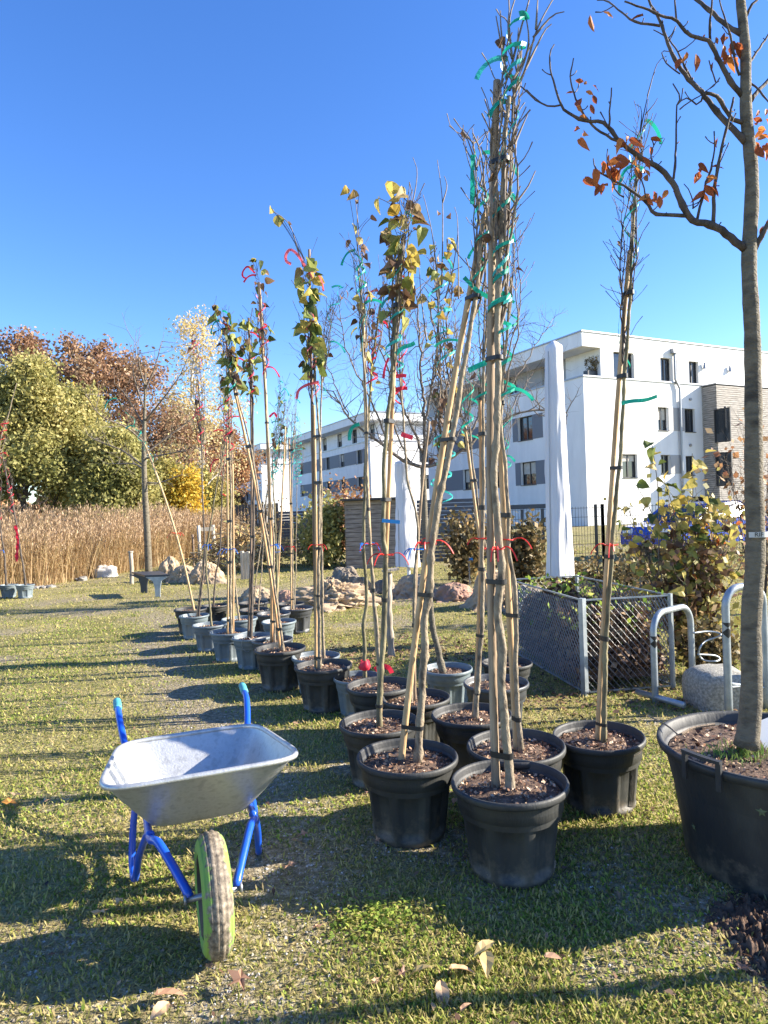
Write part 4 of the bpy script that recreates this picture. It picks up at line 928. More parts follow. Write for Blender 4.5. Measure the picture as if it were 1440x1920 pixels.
q = potted((525, 1214, 98, K), 'tan staked tree leaning left in the black pot with sunlit ribs',
       trunk=[(530, 1212), (520, 1140), (512, 1075), (499, 1000), (484, 920), (466, 820), (450, 760), (436, 700), (424, 640)],
       stakes=[[(526, 1213), (512, 1120), (502, 1050), (487, 960), (477, 905), (452, 778), (436, 712), (427, 688), 'stake_orange']], crown=[(440, 740), (430, 680), (421, 630), (414, 590), (409, 572)], tape='green_tape', tape2='red_tape', ties=5, r=0.0118, sr=0.0126, seed=112, bspread=.04, nb=8,
       leaves=[('green', 27, 0.11, 1.0, 0.092), ('brown', 20, 0.17, .98, 0.069), ('yellow', 5, 0.17, .95, 0.069)], twigs='twig_dark', top_leaves=[(438, 605, 'green', .08), (446, 632, 'yellow', .06), (407, 580, 'green', .07)])
q = potted((510, 1198, 78, DG), 'thick orange staked tree with curled red tape at its top',
       trunk=[(515, 1190), (512, 1100), (514, 1040), (509, 960), (505, 870), (500, 780), (495, 690), (490, 600), (488, 540)],
       stakes=[[(509, 1190), (510, 1031), (506, 930), (501, 833), (494, 690), (489, 580), (486, 530), 'stake_orange']], crown=[(500, 740), (495, 660), (490, 590), (486, 530), (480, 500)], tape='red_tape', ties=4, r=0.0109, sr=0.0168, seed=113, bspread=.05, nb=6,
       string=[(510, 1022, 'blue_tape')], leaves=[('brown', 13, 0.39, 1.0, 0.069), ('green', 10, 0.28, 1.0, 0.086)], top_leaves=[(480, 492, 'green', .08), (470, 488, 'yellow', .05), (487, 488, 'green', .07)], twigs='twig_dark')
o_, pl_, c_ = q[:3]; flag(o_, pl_, c_, [(478, 512), (465, 500), (456, 508), (455, 518), (463, 523)], .018, 'red_tape'); flag(o_, pl_, c_, [(505, 782), (514, 774), (519, 782)], .022, 'red_tape')
q = potted((474, 1192, 78, GP), 'dark thick stemmed tree in the grey pot with a hanging loop of wire',
       trunk=[(470, 1190), (473, 1090), (475, 1000), (476, 930), (475, 850), (473, 740), (470, 660)], stakes=[[(466, 1190), (469, 1080), (472, 960), (471, 800), (468, 640), (466, 596), 'stake_dark']], crown=[(473, 760), (470, 690), (467, 640), (465, 600)], tape='red_tape', ties=4, r=0.0160, sr=0.0126, seed=114, bspread=.045, nb=6,
       bark='bark_dark', leaves=[('green', 31, 0.11, 1.0, 0.092), ('brown', 8, 0.11, .8, 0.069)], top_leaves=[(461, 608, 'green', .08), (445, 615, 'green', .06), (458, 665, 'green', .08), (478, 650, 'green', .075)], twigs='twig_dark')
w_ = MB(); c2 = D(463, 1208, q[2][1] - .2) - q[1]; w_.tube([c2 + np.array([.05 * math.cos(a), 0, .07 * math.sin(a)]) for a in np.linspace(0, 5.2, 16)], .0025, 4); w_.build('wire_loop', M['metal_grey'], q[0])
q = potted((430, 1183, 72, GP), 'pair of pale knotted stems in a grey pot of the far left row',
       trunk=[(433, 1180), (432, 1080), (433, 960), (431, 850), (428, 750), (424, 690)], stakes=[[(427, 1180), (427, 1060), (427, 930), (425, 820), 'stake'], [(437, 1160), (438, 1060), (437, 950), (436, 870), 'stake']], crown=[(430, 850), (427, 770), (425, 700), (424, 650)], tape='red_tape', ties=4, r=0.0126, sr=0.0109, seed=115,
       bspread=.05, nb=8, string=[(430, 1030, 'blue_tape')], leaves=[('brown', 12, 0.17, .9, 0.057), ('green', 8, 0.28, .95, 0.069)])
q = potted((393, 1170, 64, GP), 'thin green barked tree with an S bend in a grey pot, far left row',
       trunk=[(397, 1170), (392, 1120), (387, 1075), (388, 1030), (395, 980), (405, 920), (416, 860), (428, 790)], crown=[(414, 870), (420, 830), (425, 790), (427, 750)], tape='red_tape', ties=0, r=0.0118, seed=116, bspread=.03, nb=5, bark='bark_green', string=[(391, 1022, 'blue_tape')])
q = potted((364, 1153, 56, PP), 'bare tree with red tape in the pale blue grey pot at the row end',
       trunk=[(373, 1150), (380, 1080), (384, 1020), (380, 950), (379, 880), (376, 800), (372, 720)], stakes=[[(371, 1150), (377, 1085), (384, 1030), 'stake']], crown=[(379, 860), (376, 790), (373, 720), (369, 660), (367, 622)], tape='red_tape', ties=1, r=0.0126, seed=117, bspread=.05, nb=7, bark='bark_dark', twigs='twig_dark',
       leaves=[('brown', 12, 0.22, .95, 0.069)])
q = potted((357, 1141, 60, K), 'long stake leaning far left out of the black pot at the row end',
       stakes=[[(364, 1138), (352, 1095), (340, 1040), (325, 985), (312, 945), (300, 900), (285, 865), (268, 830), 'stake'], ], crown=[(295, 890), (280, 855), (266, 825), (250, 790), (235, 762), (215, 740)], tape='green_tape', ties=0, r=0.0067, sr=0.0143, seed=118, bspread=.035, nb=6, string=[(332, 1000, 'red_string')],
       top_leaves=[(140, 716, 'yellow', .07), (170, 724, 'yellow', .08)])
q = potted((404, 1134, 48, K), 'dark slanting stem in the small black pot behind the pale pot',
       trunk=[(400, 1128), (405, 1080), (411, 1040), (415, 980), (416, 920), (421, 860)], crown=[(415, 930), (418, 880), (422, 830), (424, 800)], tape='red_tape', ties=0, r=0.0126, seed=119, bspread=.03, nb=5, bark='bark_dark')
q = potted((449, 1159, 66, PP), 'thin pale stem in the pale blue pot behind the knotted pair',
       trunk=[(447, 1157), (442, 1100), (438, 1040), (437, 960), (436, 880), (432, 820)], crown=[(437, 880), (434, 830), (430, 780), (428, 750)], tape='red_tape', ties=0, r=0.0109, seed=120, bspread=.03, nb=5, bark='bark', string=[(437, 1030, 'blue_tape')])
q = potted((523, 1164, 66, PP), 'crossing tan stakes in the pale greenish pot of the second row',
       trunk=[(521, 1163), (519, 1080), (517, 1000), (513, 930), (511, 850)], stakes=[[(517, 1160), (522, 1100), (524, 1040), (527, 960), (532, 870), (535, 800), 'stake']], crown=[(515, 900), (520, 820), (526, 760), (530, 715)], tape='teal_tape', ties=1, r=0.0126, sr=0.0092, seed=121, bspread=.04, nb=7, bark='bark_green', string=[(520, 1035, 'blue_tape')], leaves=[('green', 8, 0.33, 1, 0.057), ('brown', 5, 0.28, .9, 0.057)], twigs='twig_dark')
q = potted((513, 1149, 64, DG), 'slender green barked tree in the dark grey pot behind the crossing stakes',
       trunk=[(512, 1145), (518, 1080), (523, 1010), (528, 940), (534, 870), (538, 810)], crown=[(530, 890), (534, 820), (538, 770), (541, 740)], tape='teal_tape', ties=0, r=0.0109, seed=122, bspread=.035, nb=6, bark='bark_green', leaves=[('green', 5, 0.33, 1, 0.057)])
q = potted((557, 1139, 61, DG), 'straight tan stake and stem in the rightmost pot of the far group',
       trunk=[(550, 1137), (549, 1070), (548, 1000), (547, 930), (548, 860), (552, 800)], stakes=[[(546, 1137), (546, 1060), (545, 980), (543, 890), (542, 820), 'stake']], crown=[(548, 880), (550, 820), (553, 770), (553, 740)], tape='teal_tape', ties=4, r=0.0118, sr=0.0109, seed=123, bspread=.035, nb=6, string=[(547, 1025, 'red_string')])
q = potted((544, 1131, 52, K), 'thin bare tree with loose green ribbons at the back of the far group',
       trunk=[(553, 1128), (555, 1040), (556, 960), (557, 910)], crown=[(557, 915), (559, 860), (560, 810), (562, 780)], tape='teal_tape', ties=0, r=0.0084, seed=124, bspread=.055, nb=7, leaves=[('green', 5, 0.28, 1, 0.046)], pitch=.1, tapew=.01)
q = potted((475, 1129, 56, K), 'leaning tan pole in the rearmost black pot of the far group',
       trunk=[(476, 1127), (482, 1070), (490, 1010), (497, 950), (506, 900)], crown=[(497, 950), (508, 890), (519, 830), (527, 780)], tape='teal_tape', ties=0, r=0.0092, seed=125, bspread=.03, nb=6, twigs='twig_dark', bark='bark')
q = potted((476, 1142, 58, 'brown_plastic' if 'brown_plastic' in M else K), 'brownish dark pot with a slim pole in front of the rearmost pot',
       trunk=[(485, 1140), (491, 1060), (497, 990), (507, 920), (518, 860)], crown=[(508, 915), (516, 860), (522, 800), (524, 740), (523, 700)], tape='teal_tape', ties=0, r=0.0084, seed=126, bspread=.035, nb=6, twigs='twig_dark')
q = potted((839, 1252, 96, PP), 'curved grey trunk rising from the blue grey pot among the black ones',
       trunk=[(829, 1250), (821, 1215), (812, 1180), (807, 1140), (806, 1080), (812, 1030), (822, 960), (835, 860), (838, 760)], crown=[(824, 950), (834, 860), (836, 780), (832, 690), (828, 600), (824, 520), (826, 450)], tape='teal_tape', ties=0, r=0.0235, seed=127, bspread=.085, nb=10, bark='bark_big',
       leaves=[('yellow', 27, 0.25, .98, 0.075), ('brown', 23, 0.17, .95, 0.069), ('green', 5, 0.17, .9, 0.069)], string=[(808, 1010, 'red_string')])
o_, pl_, c_ = q[:3]
for pts in ([(828, 540), (830, 440), (829, 370), (820, 300)], [(824, 560), (812, 450), (800, 390), (793, 365)], [(835, 560), (850, 500), (858, 440)], [(830, 380), (838, 350), (833, 330)], [(860, 560), (858, 420), (852, 388)], [(800, 640), (790, 560), (786, 500)]): shoot(o_, pl_, c_, pts, .006)
for (x_, y_, k_, s_) in ((841, 473, 'yellow', .075), (815, 460, 'yellow', .07), (810, 505, 'green', .075), (822, 397, 'brown', .045), (842, 402, 'brown', .055), (812, 625, 'yellow', .08), (838, 560, 'yellow', .06), (845, 655, 'yellow', .07)):
    put_leaf(o_, pl_, D(x_, y_, c_[1] - .02), (rnd.uniform(-.5, .5), -.4, -.6), s_, k_, rnd)
q = potted((930, 1278, 124, DG), 'forked thin stems in the dark grey pot just right of the blue grey pot',
       trunk=[(938, 1272), (932, 1180), (920, 1100), (914, 1040), (901, 980), (893, 920), (886, 870), (882, 800)], stakes=[[(934, 1272), (925, 1180), (912, 1100), (901, 1030), (892, 960), (883, 905), (878, 850), (872, 790), 'stake']], crown=[(882, 830), (876, 770), (873, 700), (878, 630)], tape='green_tape', ties=3, r=0.0118, sr=0.0109, seed=128, bspread=.05, nb=7, string=[(905, 1028, 'red_string')])
q = potted((950, 1241, 94, K), 'stem with a stout tan stake in the rearmost black pot by the mesh cage',
       trunk=[(962, 1238), (964, 1180), (960, 1110), (955, 1030), (948, 950), (946, 870)], stakes=[[(958, 1238), (955, 1160), (951, 1080), (945, 990), (942, 900), 'stake']], crown=[(946, 880), (948, 800), (950, 740), (952, 700)], tape='green_tape', ties=3, r=0.0109, sr=0.0118, seed=129, bspread=.045, nb=6)
# left edge, far
q = potted((47, 1096, 33, PP), 'bare whip with hanging red tape in the right pale pot at the left edge',
       trunk=[(48, 1094), (40, 1040), (30, 978), (20, 925), (10, 880), (2, 842)], crown=[(28, 975), (20, 925), (12, 885), (2, 840)], tape='red_tape', ties=0, r=0.0185, seed=131, bspread=.05, nb=4, bark='bark_dark', group='young trees at the left edge', twigs='twig_dark')
o_, pl_, c_ = q[:3]; flag(o_, pl_, c_, [(29, 985), (33, 1010), (32, 1035), (31, 1053)], .06, 'red_tape')
q = potted((16, 1096, 32, PP), 'bare whip with blue string in the left pale pot at the left edge',
       trunk=[(12, 1093), (8, 1040), (3, 1003), (-2, 960), (-6, 900)], crown=[(1, 985), (-3, 930), (-6, 880), (-8, 820)], tape='red_tape', ties=0, r=0.0185, seed=132, bspread=.05, nb=4, bark='bark_dark', group='young trees at the left edge', string=[(3, 1032, 'blue_tape')], twigs='twig_dark')
q = potted((-22, 1100, 34, PP), 'whip leaning right into view from beyond the left edge with red tape near its tip',
       trunk=[(-20, 1097), (-14, 1000), (-6, 900), (0, 830), (12, 790), (22, 755), (31, 718)], crown=[(-8, 900), (0, 840), (8, 800), (14, 780)], tape='red_tape', ties=0, r=0.0168, seed=133, bspread=.06, nb=4, bark='bark', group='young trees at the left edge')

q = potted((2060, 1590, 250, K), 'staked tree in a black pot just beyond the right edge whose shadow crosses the foreground',
       trunk=[(2060, 1600), (2058, 1400), (2063, 1200), (2056, 900), (2060, 600), (2058, 300)], stakes=[[(2035, 1600), (2040, 1200), (2050, 600), 'stake']], crown=[(2058, 600), (2060, 400), (2056, 200), (2060, 0)], tape='green_tape', ties=3, r=0.0168, sr=0.0151, seed=141, group='young trees outside the frame')
# ------------------------------------------------------------------ wheelbarrow
M['galv'] = mat('galvanised', (.42, .43, .42), (.54, .55, .54), 30, .42, .2, 120, metal=.6, c3=(.48, .49, .48)); muddy(M['galv'], (.20, .165, .12), -1.2, .20)
M['blue_paint'] = mat('blue_paint', (.008, .075, .50), (.012, .10, .58), 9, .3, .05, 60, coat=.4)
M['teal_rubber'] = mat('teal_rubber', (.05, .30, .32), (.09, .36, .37), 20, .6)
m, nt, p = nodes('muddy_lime_tyre'); p.inputs['Roughness'].default_value = .75
n1 = tex(nt, 'noise', 16, 6, rough=.65); n2 = tex(nt, 'noise', 60, 5)
mud = ramp(nt, n2, [(.3, (.07, .055, .04)), (.55, (.22, .18, .13)), (.8, (.42, .36, .27))])
tc = nt.nodes.new('ShaderNodeTexCoord'); sx_ = nt.nodes.new('ShaderNodeSeparateXYZ'); nt.links.new(tc.outputs['Object'], sx_.inputs[0])
ab = nt.nodes.new('ShaderNodeMath'); ab.operation = 'ABSOLUTE'; nt.links.new(sx_.outputs[0], ab.inputs[0])
sc_ = nt.nodes.new('ShaderNodeMath'); sc_.operation = 'MULTIPLY_ADD'; sc_.inputs[1].default_value = -8.0; sc_.inputs[2].default_value = .31; nt.links.new(ab.outputs[0], sc_.inputs[0])
ad = nt.nodes.new('ShaderNodeMath'); nt.links.new(sc_.outputs[0], ad.inputs[0]); nt.links.new(n1, ad.inputs[1])
mk = ramp(nt, ad.outputs[0], [(.50, (0, 0, 0)), (.56, (1, 1, 1))])
mx = nt.nodes.new('ShaderNodeMixRGB'); mx.inputs[1].default_value = (.20, .34, .06, 1); nt.links.new(mk, mx.inputs[0]); nt.links.new(mud, mx.inputs[2]); nt.links.new(mx.outputs[0], p.inputs['Base Color'])
bb = nt.nodes.new('ShaderNodeBump'); bb.inputs['Strength'].default_value = .8; bb.inputs['Distance'].default_value = .006; nt.links.new(ad.outputs[0], bb.inputs['Height']); nt.links.new(bb.outputs[0], p.inputs['Normal'])
M['tyre'] = m
M['lime'] = mat('lime_paint', (.22, .45, .03), (.16, .30, .05), 12, .5)
def wheelbarrow():
    b = G(404, 1784); o = empty('wheelbarrow', (b[0], b[1], 0), 'wheelbarrow with galvanised tray, bright blue frame and muddy lime green tyre on the lawn', 'wheelbarrow', None, R(21))
    def loop(xf, xr, yf, yr, zf, zr, n=64, rc=.32):
        out = []
        for k in range(n):
            a = 2 * math.pi * k / n; c, s = math.cos(a), math.sin(a); e = rc
            u = math.copysign(abs(c) ** e, c); v = math.copysign(abs(s) ** e, s); t = (v + 1) / 2
            hw = xf + (xr - xf) * t; out.append((u * hw, yf + (yr - yf) * t, zf + (zr - zf) * t))
        return out
    rimL = loop(.362, .30, .085, .80, .585, .515); mids = []
    bot = loop(.20, .19, .33, .66, .315, .31, rc=.45)
    mb = MB(); L = [rimL]
    for f in (.06, .3, .6, .85, .95): L.append([tuple(np.array(a) * (1 - f) + np.array(c) * f + np.array([0, 0, -.006 * math.sin(math.pi * f)])) for a, c in zip(rimL, bot)])
    L.append(bot); inn = [tuple(np.array(c) * .0 + (np.array(c) - np.array([0, .5, 0])) * np.array([.85, .85, 1]) + np.array([0, .5, -.008])) for c in bot]; L.append(inn)
    n = len(rimL); vs = [q for l in L for q in l]; fs = []
    for i in range(len(L) - 1):
        for j in range(n): fs.append((i * n + j, (i + 1) * n + j, (i + 1) * n + (j + 1) % n, i * n + (j + 1) % n))
    vs.append((0, .5, .304)); c_ = len(vs) - 1
    for j in range(n): fs.append(((len(L) - 1) * n + j, c_, (len(L) - 1) * n + (j + 1) % n))
    mb.add(vs, fs); tray = mb.build('tray', M['galv'], o, True)
    rm = MB(); rp = np.array(rimL + rimL[:1]); out = rp + np.array([0, 0, -.004]); rm.tube(out, .0105, 8, cap=False); rm.build('rolled_rim', M['galv'], tray, True)
    rv = MB()
    for sx in (-1, 1):
        for yy in (.40, .60): rv.lathe([(.012, .306), (.010, .312), (0, .314)], 10, c=(sx * .12, yy, .0))
    rv.build('bolts', M['metal_grey'], tray)
    for s in (-1, 1):
        P = resample([(s * .078, 0, .205), (s * .096, .04, .235), (s * .165, .20, .315), (s * .195, .30, .300), (s * .205, .60, .295), (s * .245, .80, .385), (s * .28, .93, .47), (s * .298, 1.03, .54), (s * .305, 1.10, .565), (s * .31, 1.19, .572)], .02)
        f = MB(); f.tube(P, .0155, 10); f.build('frame_tube', M['blue_paint'], o, True)
        g = MB(); gp = resample([(s * .308, 1.16, .57), (s * .315, 1.29, .576)], .012); g.tube(gp, [.0185 + .0015 * (k % 2) for k in range(len(gp))], 12); g.build('grip', M['teal_rubber'], o, True)
        lp = resample([(s * .21, .70, .38), (s * .245, .68, .26), (s * .262, .655, .10), (s * .262, .63, .035), (s * .258, .59, .016), (s * .25, .55, .04), (s * .235, .46, .16), (s * .205, .34, .29), (s * .19, .30, .31)], .018)
        l = MB(); l.tube(lp, .0145, 10); l.build('leg', M['blue_paint'], o, True)
    w = bpy.data.objects.new('wheel', None); COL.objects.link(w); w.parent = o; w.location = (0, 0, .2)
    # tyre: profile turned round the X axis, grooves round the tread, shallow blocks across
    prof = []
    for k in range(41):
        a = math.radians(-118 + 236 * k / 40); x = .049 * math.sin(a); r = .152 + .048 * math.cos(a) ** 1 if math.cos(a) > 0 else .152 + .044 * math.cos(a)
        g = .004 * (1 if math.cos(a) > .45 and (k % 4 == 0) else 0); prof.append((x, r - g))
    n = 96; vs = []; fs = []
    for (x, r) in prof:
        for j in range(n):
            a = 2 * math.pi * j / n; rr = r - (.002 if (j % 3 == 0 and r > .185) else 0) + .0022 * mnoise.noise((x * 60, math.cos(a) * 9, math.sin(a) * 9)) * (r > .18); vs.append((x, rr * math.cos(a), rr * math.sin(a)))
    for i in range(len(prof) - 1):
        for j in range(n): fs.append((i * n + j, i * n + (j + 1) % n, (i + 1) * n + (j + 1) % n, (i + 1) * n + j))
    ty = MB(); ty.add(vs, fs); ty.build('tyre', M['tyre'], w, True)
    rim = MB(); pr = [(-.040, .130), (-.044, .122), (-.028, .112), (-.018, .06), (-.03, .028), (.03, .028), (.018, .06), (.028, .112), (.044, .122), (.040, .130)]; vs = []; fs = []; n = 48
    for (x, r) in pr:
        for j in range(n): a = 2 * math.pi * j / n; vs.append((x, r * math.cos(a), r * math.sin(a)))
    for i in range(len(pr) - 1):
        for j in range(n): fs.append((i * n + j, i * n + (j + 1) % n, (i + 1) * n + (j + 1) % n, (i + 1) * n + j))
    rim.add(vs, fs); rim.build('rim', M['frame_dark'], w, True)
    ax = MB(); ax.tube([(-.092, 0, 0), (.092, 0, 0)], .011, 10); ax.tube([(-.098, 0, 0), (-.088, 0, 0)], .018, 6); ax.tube([(.098, 0, 0), (.088, 0, 0)], .018, 6); ax.build('axle', M['metal_grey'], w, True)
wheelbarrow()

# ------------------------------------------------------------------ big planter with the old tree at the right edge
def Z7(X, Y): return 1000 + X / 3.098, Y / 3.098
hb = .49; c = G(1448, 1392, hb); dia = 402 / FPX * c[1]
o = empty('planter_tree', (c[0], c[1], 0), 'large spreading tree with orange leaflets in the wide black planter at the right edge', 'planter tree'); pl = np.array([c[0], c[1], 0.0])
Rr = dia / 2
pm = MB(); pm.lathe([(Rr * .76, 0), (Rr * .775, .02), (Rr * .80, hb * .25), (Rr * .87, hb * .68), (Rr * .905, hb * .9), (Rr * .93, hb - .045), (Rr * .985, hb - .035), (Rr, hb - .015), (Rr * .995, hb - .002), (Rr * .97, hb), (Rr * .945, hb - .008), (Rr * .93, hb - .05), (Rr * .87, hb * .66)], 96, lambda a, z, r: 1 + .006 * math.cos(2 * a))
pot = pm.build('pot', M['black_plastic'], o, True)
soil_mesh(o, dia * .99, hb - .055, 55, n=48, rise=.015, chips=900, big=1.1)
hd = MB(); A = G(1327, 1398, hb + .035) - pl; B = G(1382, 1410, hb + .035) - pl
for q_ in (A, B):
    ra_ = math.atan2(q_[1], q_[0]); e_ = np.array([math.cos(ra_), math.sin(ra_)]) * (Rr + .006)
    hd.bar((e_[0], e_[1], hb - .075), (e_[0] * 1.0, e_[1] * 1.0, hb + .03), .02, .014, up=(e_[0], e_[1], 0))
a0, a1 = math.atan2(A[1], A[0]), math.atan2(B[1], B[0])
arc = [np.array([math.cos(a) * (Rr + .006), math.sin(a) * (Rr + .006), hb + .032]) for a in np.linspace(a0 - .02, a1 + .02, 6)]
for q0, q1 in zip(arc[:-1], arc[1:]): hd.bar(q0, q1, .022, .012)
hd.build('handle', M['black_plastic'], pot)
# grass sprouting from the planter soil
rg = np.random.default_rng(8); n = 260; cc = G(1405, 1398, hb) ; xg = cc[0] + rg.normal(size=n) * .09 - pl[0]; yg = cc[1] + rg.normal(size=n) * .05 - pl[1]; k2 = np.hypot(xg, yg) < Rr * .88; xg, yg = xg[k2], yg[k2]; n = len(xg)
bs = np.stack([xg, yg, np.full(n, hb - .05)], 1); d = unit(np.stack([rg.normal(size=n) * .35, rg.normal(size=n) * .35, np.ones(n)], 1)); L = (.03 + .05 * rg.random(n))[:, None]; s_ = np.array([.0022, .0005, 0]); md = bs + d * L * .6; tp = md + d * np.array([1.6, 1.6, .6]) * L * .4
M['fresh_grass'] = leafmat('fresh_grass', [(0, (.14, .28, .04)), (1, (.34, .44, .10))], .4)
np_mesh('grass_sprouts', np.stack([bs - s_, md - s_, tp, md + s_], 1).reshape(-1, 3), 4, M['fresh_grass'], parent=o)['kind'] = 'stuff'
td = cc[1] + .02
def tp_(X, Y, dy=0): q = Z7(X, Y); return D(q[0], q[1], td + dy)
TP = resample([D(1401, 1400, td), D(1403, 1370, td), D(1405, 1330, td), D(1410, 1200, td), D(1414, 1050, td), D(1415, 900, td), D(1412, 750, td), D(1409, 600, td), tp_(1258, 1450), tp_(1260, 1200), tp_(1262, 900), tp_(1240, 600), tp_(1225, 300), tp_(1205, 0), tp_(1195, -260)], .04)
TP = TP + np.stack([.004 * np.sin(np.arange(len(TP)) * .37), .004 * np.cos(np.arange(len(TP)) * .5), 0 * TP[:, 0]], 1)
zz = TP[:, 2]; rad = np.interp(zz, [hb - .1, hb, hb + .15, 1.4, 2.3, 2.7, 3.3, 4.0], [.060, .047, .041, .036, .030, .027, .020, .012])
rad = rad * (1 + .03 * np.sin(zz * 31) + .02 * np.sin(zz * 83))
mb = MB(); mb.tube(TP - pl, rad, 20); mb.build('trunk', M['bark_big'], o, True)
rgd = random.Random(4); tw_n = np.random.default_rng(4)
LIMBS = [
 ([(1230, 1450), (1170, 1400), (1120, 1360), (1040, 1310), (930, 1280), (890, 1240), (845, 1140), (800, 1050), (720, 970), (600, 900), (500, 820), (440, 740), (390, 705), (310, 705), (230, 670), (160, 610), (120, 480), (95, 370), (100, 300), (120, 260)], .019, .0028, -.0),
 ([(160, 610), (110, 618), (60, 610), (0, 570), (-50, 520), (-75, 505)], .0045, .003, 0),
 ([(905, 1255), (850, 1252), (800, 1250), (700, 1240), (650, 1170), (560, 1100), (450, 1040), (370, 990), (348, 920)], .010, .003, .02),
 ([(520, 835), (420, 785), (330, 715), (260, 600), (215, 460), (232, 340)], .0065, .003, .02),
 ([(1045, 1305), (1048, 1200), (1050, 1100), (1090, 880), (1135, 700), (1165, 560)], .0095, .0055, -.05),
 ([(955, 1275), (975, 1180), (1000, 1080), (1035, 960), (1052, 880), (1052, 760)], .007, .003, -.03),
 ([(812, 1040), (825, 940), (830, 830), (830, 640), (850, 560), (810, 485)], .006, .003, .03),
 ([(440, 738), (448, 620), (452, 510)], .0045, .0035, -.02), ([(930, 1210), (925, 1150), (905, 1110), (872, 1070)], .0035, .002, 0), ([(925, 1210), (960, 1180), (985, 1120)], .0035, .003, 0),
 ([(525, 1150), (480, 1110), (462, 1060), (430, 960), (430, 870)], .004, .0025, .02), ([(650, 1175), (640, 1080), (600, 990), (570, 950)], .004, .002, -.02), ([(700, 955), (680, 900), (720, 810), (755, 800)], .0035, .002, .01),
 ([(1230, 830), (1170, 760), (1100, 690), (980, 540), (880, 430), (800, 300), (740, 130), (670, 0), (640, -60)], .014, .005, .06),
 ([(985, 548), (920, 460), (860, 350), (800, 240), (700, 170)], .006, .0025, .1), ([(1215, 712), (1140, 680), (1080, 570), (1000, 540)], .010, .008, -.06),
 ([(740, 150), (600, 130), (540, 90), (510, 70), (440, 10), (370, 0)], .006, .0028, .08),
 ([(1215, 555), (1150, 480), (1080, 350), (1020, 240), (900, 200), (830, 120), (740, 90), (620, 40), (530, 10)], .0125, .004, -.08), ([(1025, 245), (1030, 120), (1040, 0), (1045, -60)], .0065, .004, -.1),
 ([(1215, 205), (1100, 130), (990, 30), (950, 0), (900, -60)], .011, .008, .1), ([(1195, 440), (1165, 320), (1150, 220), (1090, 50), (1075, -20)], .006, .003, -.05),
 ([(830, 120), (828, 60), (825, 0), (822, -40)], .005, .004, 0), ([(850, 430), (780, 380), (745, 300), (790, 300)], .0035, .002, .05), ([(990, 545), (960, 610), (900, 570), (850, 590)], .005, .003, .05),
 ([(850, 640), (900, 600), (1000, 530), (1080, 470)], .0035, .002, .0), ([(1060, 480), (1040, 420), (1020, 350)], .0035, .0028, -.02),
 ([(1285, 1450), (1320, 1380), (1363, 1300), (1430, 1180), (1480, 1000)], .014, .009, -.05), ([(1262, 585), (1310, 520), (1363, 470), (1450, 350)], .011, .006, .05), ([(1248, 375), (1300, 300), (1363, 205), (1420, 60)], .006, .004, .05),
 ([(1238, 90), (1270, 30), (1300, 0), (1340, -60)], .007, .005, .0), ([(1265, 480), (1300, 510), (1340, 560), (1400, 640)], .005, .003, -.05),
]
tips0 = []
tw = MB()
for k, (pts, r0, r1, dy) in enumerate(LIMBS):
    n = len(pts); P = np.array([tp_(q[0], q[1], dy * i / (n - 1)) for i, q in enumerate(pts)]); P = resample(P, .025)
    P = P + tw_n.normal(size=P.shape) * .0012
    rr = np.linspace(r0 * .88, r1 * .8, len(P)); L = np.arange(len(P)); rr = rr * (1 + .22 * (np.sin(L * 1.1 + k) > .93))
    mb = MB(); mb.tube(P - pl, rr, 8); mb.build('limb', M['bark_dark'], o, True)
    for j in range(3, len(P) - 2, 3):                                 # spur twigs and buds
        if rgd.random() < .75:
            q = P[j].copy(); a = rgd.random() * 6.28; d = np.array([math.cos(a), math.sin(a) * .7, rgd.uniform(-.1, 1)]); L_ = rgd.choice([.012, .02, .03, .05, .09]) if r1 < .006 else rgd.choice([.01, .015]); pp = [q]
            for _ in range(3): q = q + d / np.linalg.norm(d) * L_ / 3; d = d + np.array([0, 0, .4]) + tw_n.normal(size=3) * .2; pp.append(q)
            tw.tube(np.array(pp) - pl, [.003, .0024, .002, .003], 4)
tw.build('twigs', M['bark_dark'], o, True)['kind'] = 'stuff'
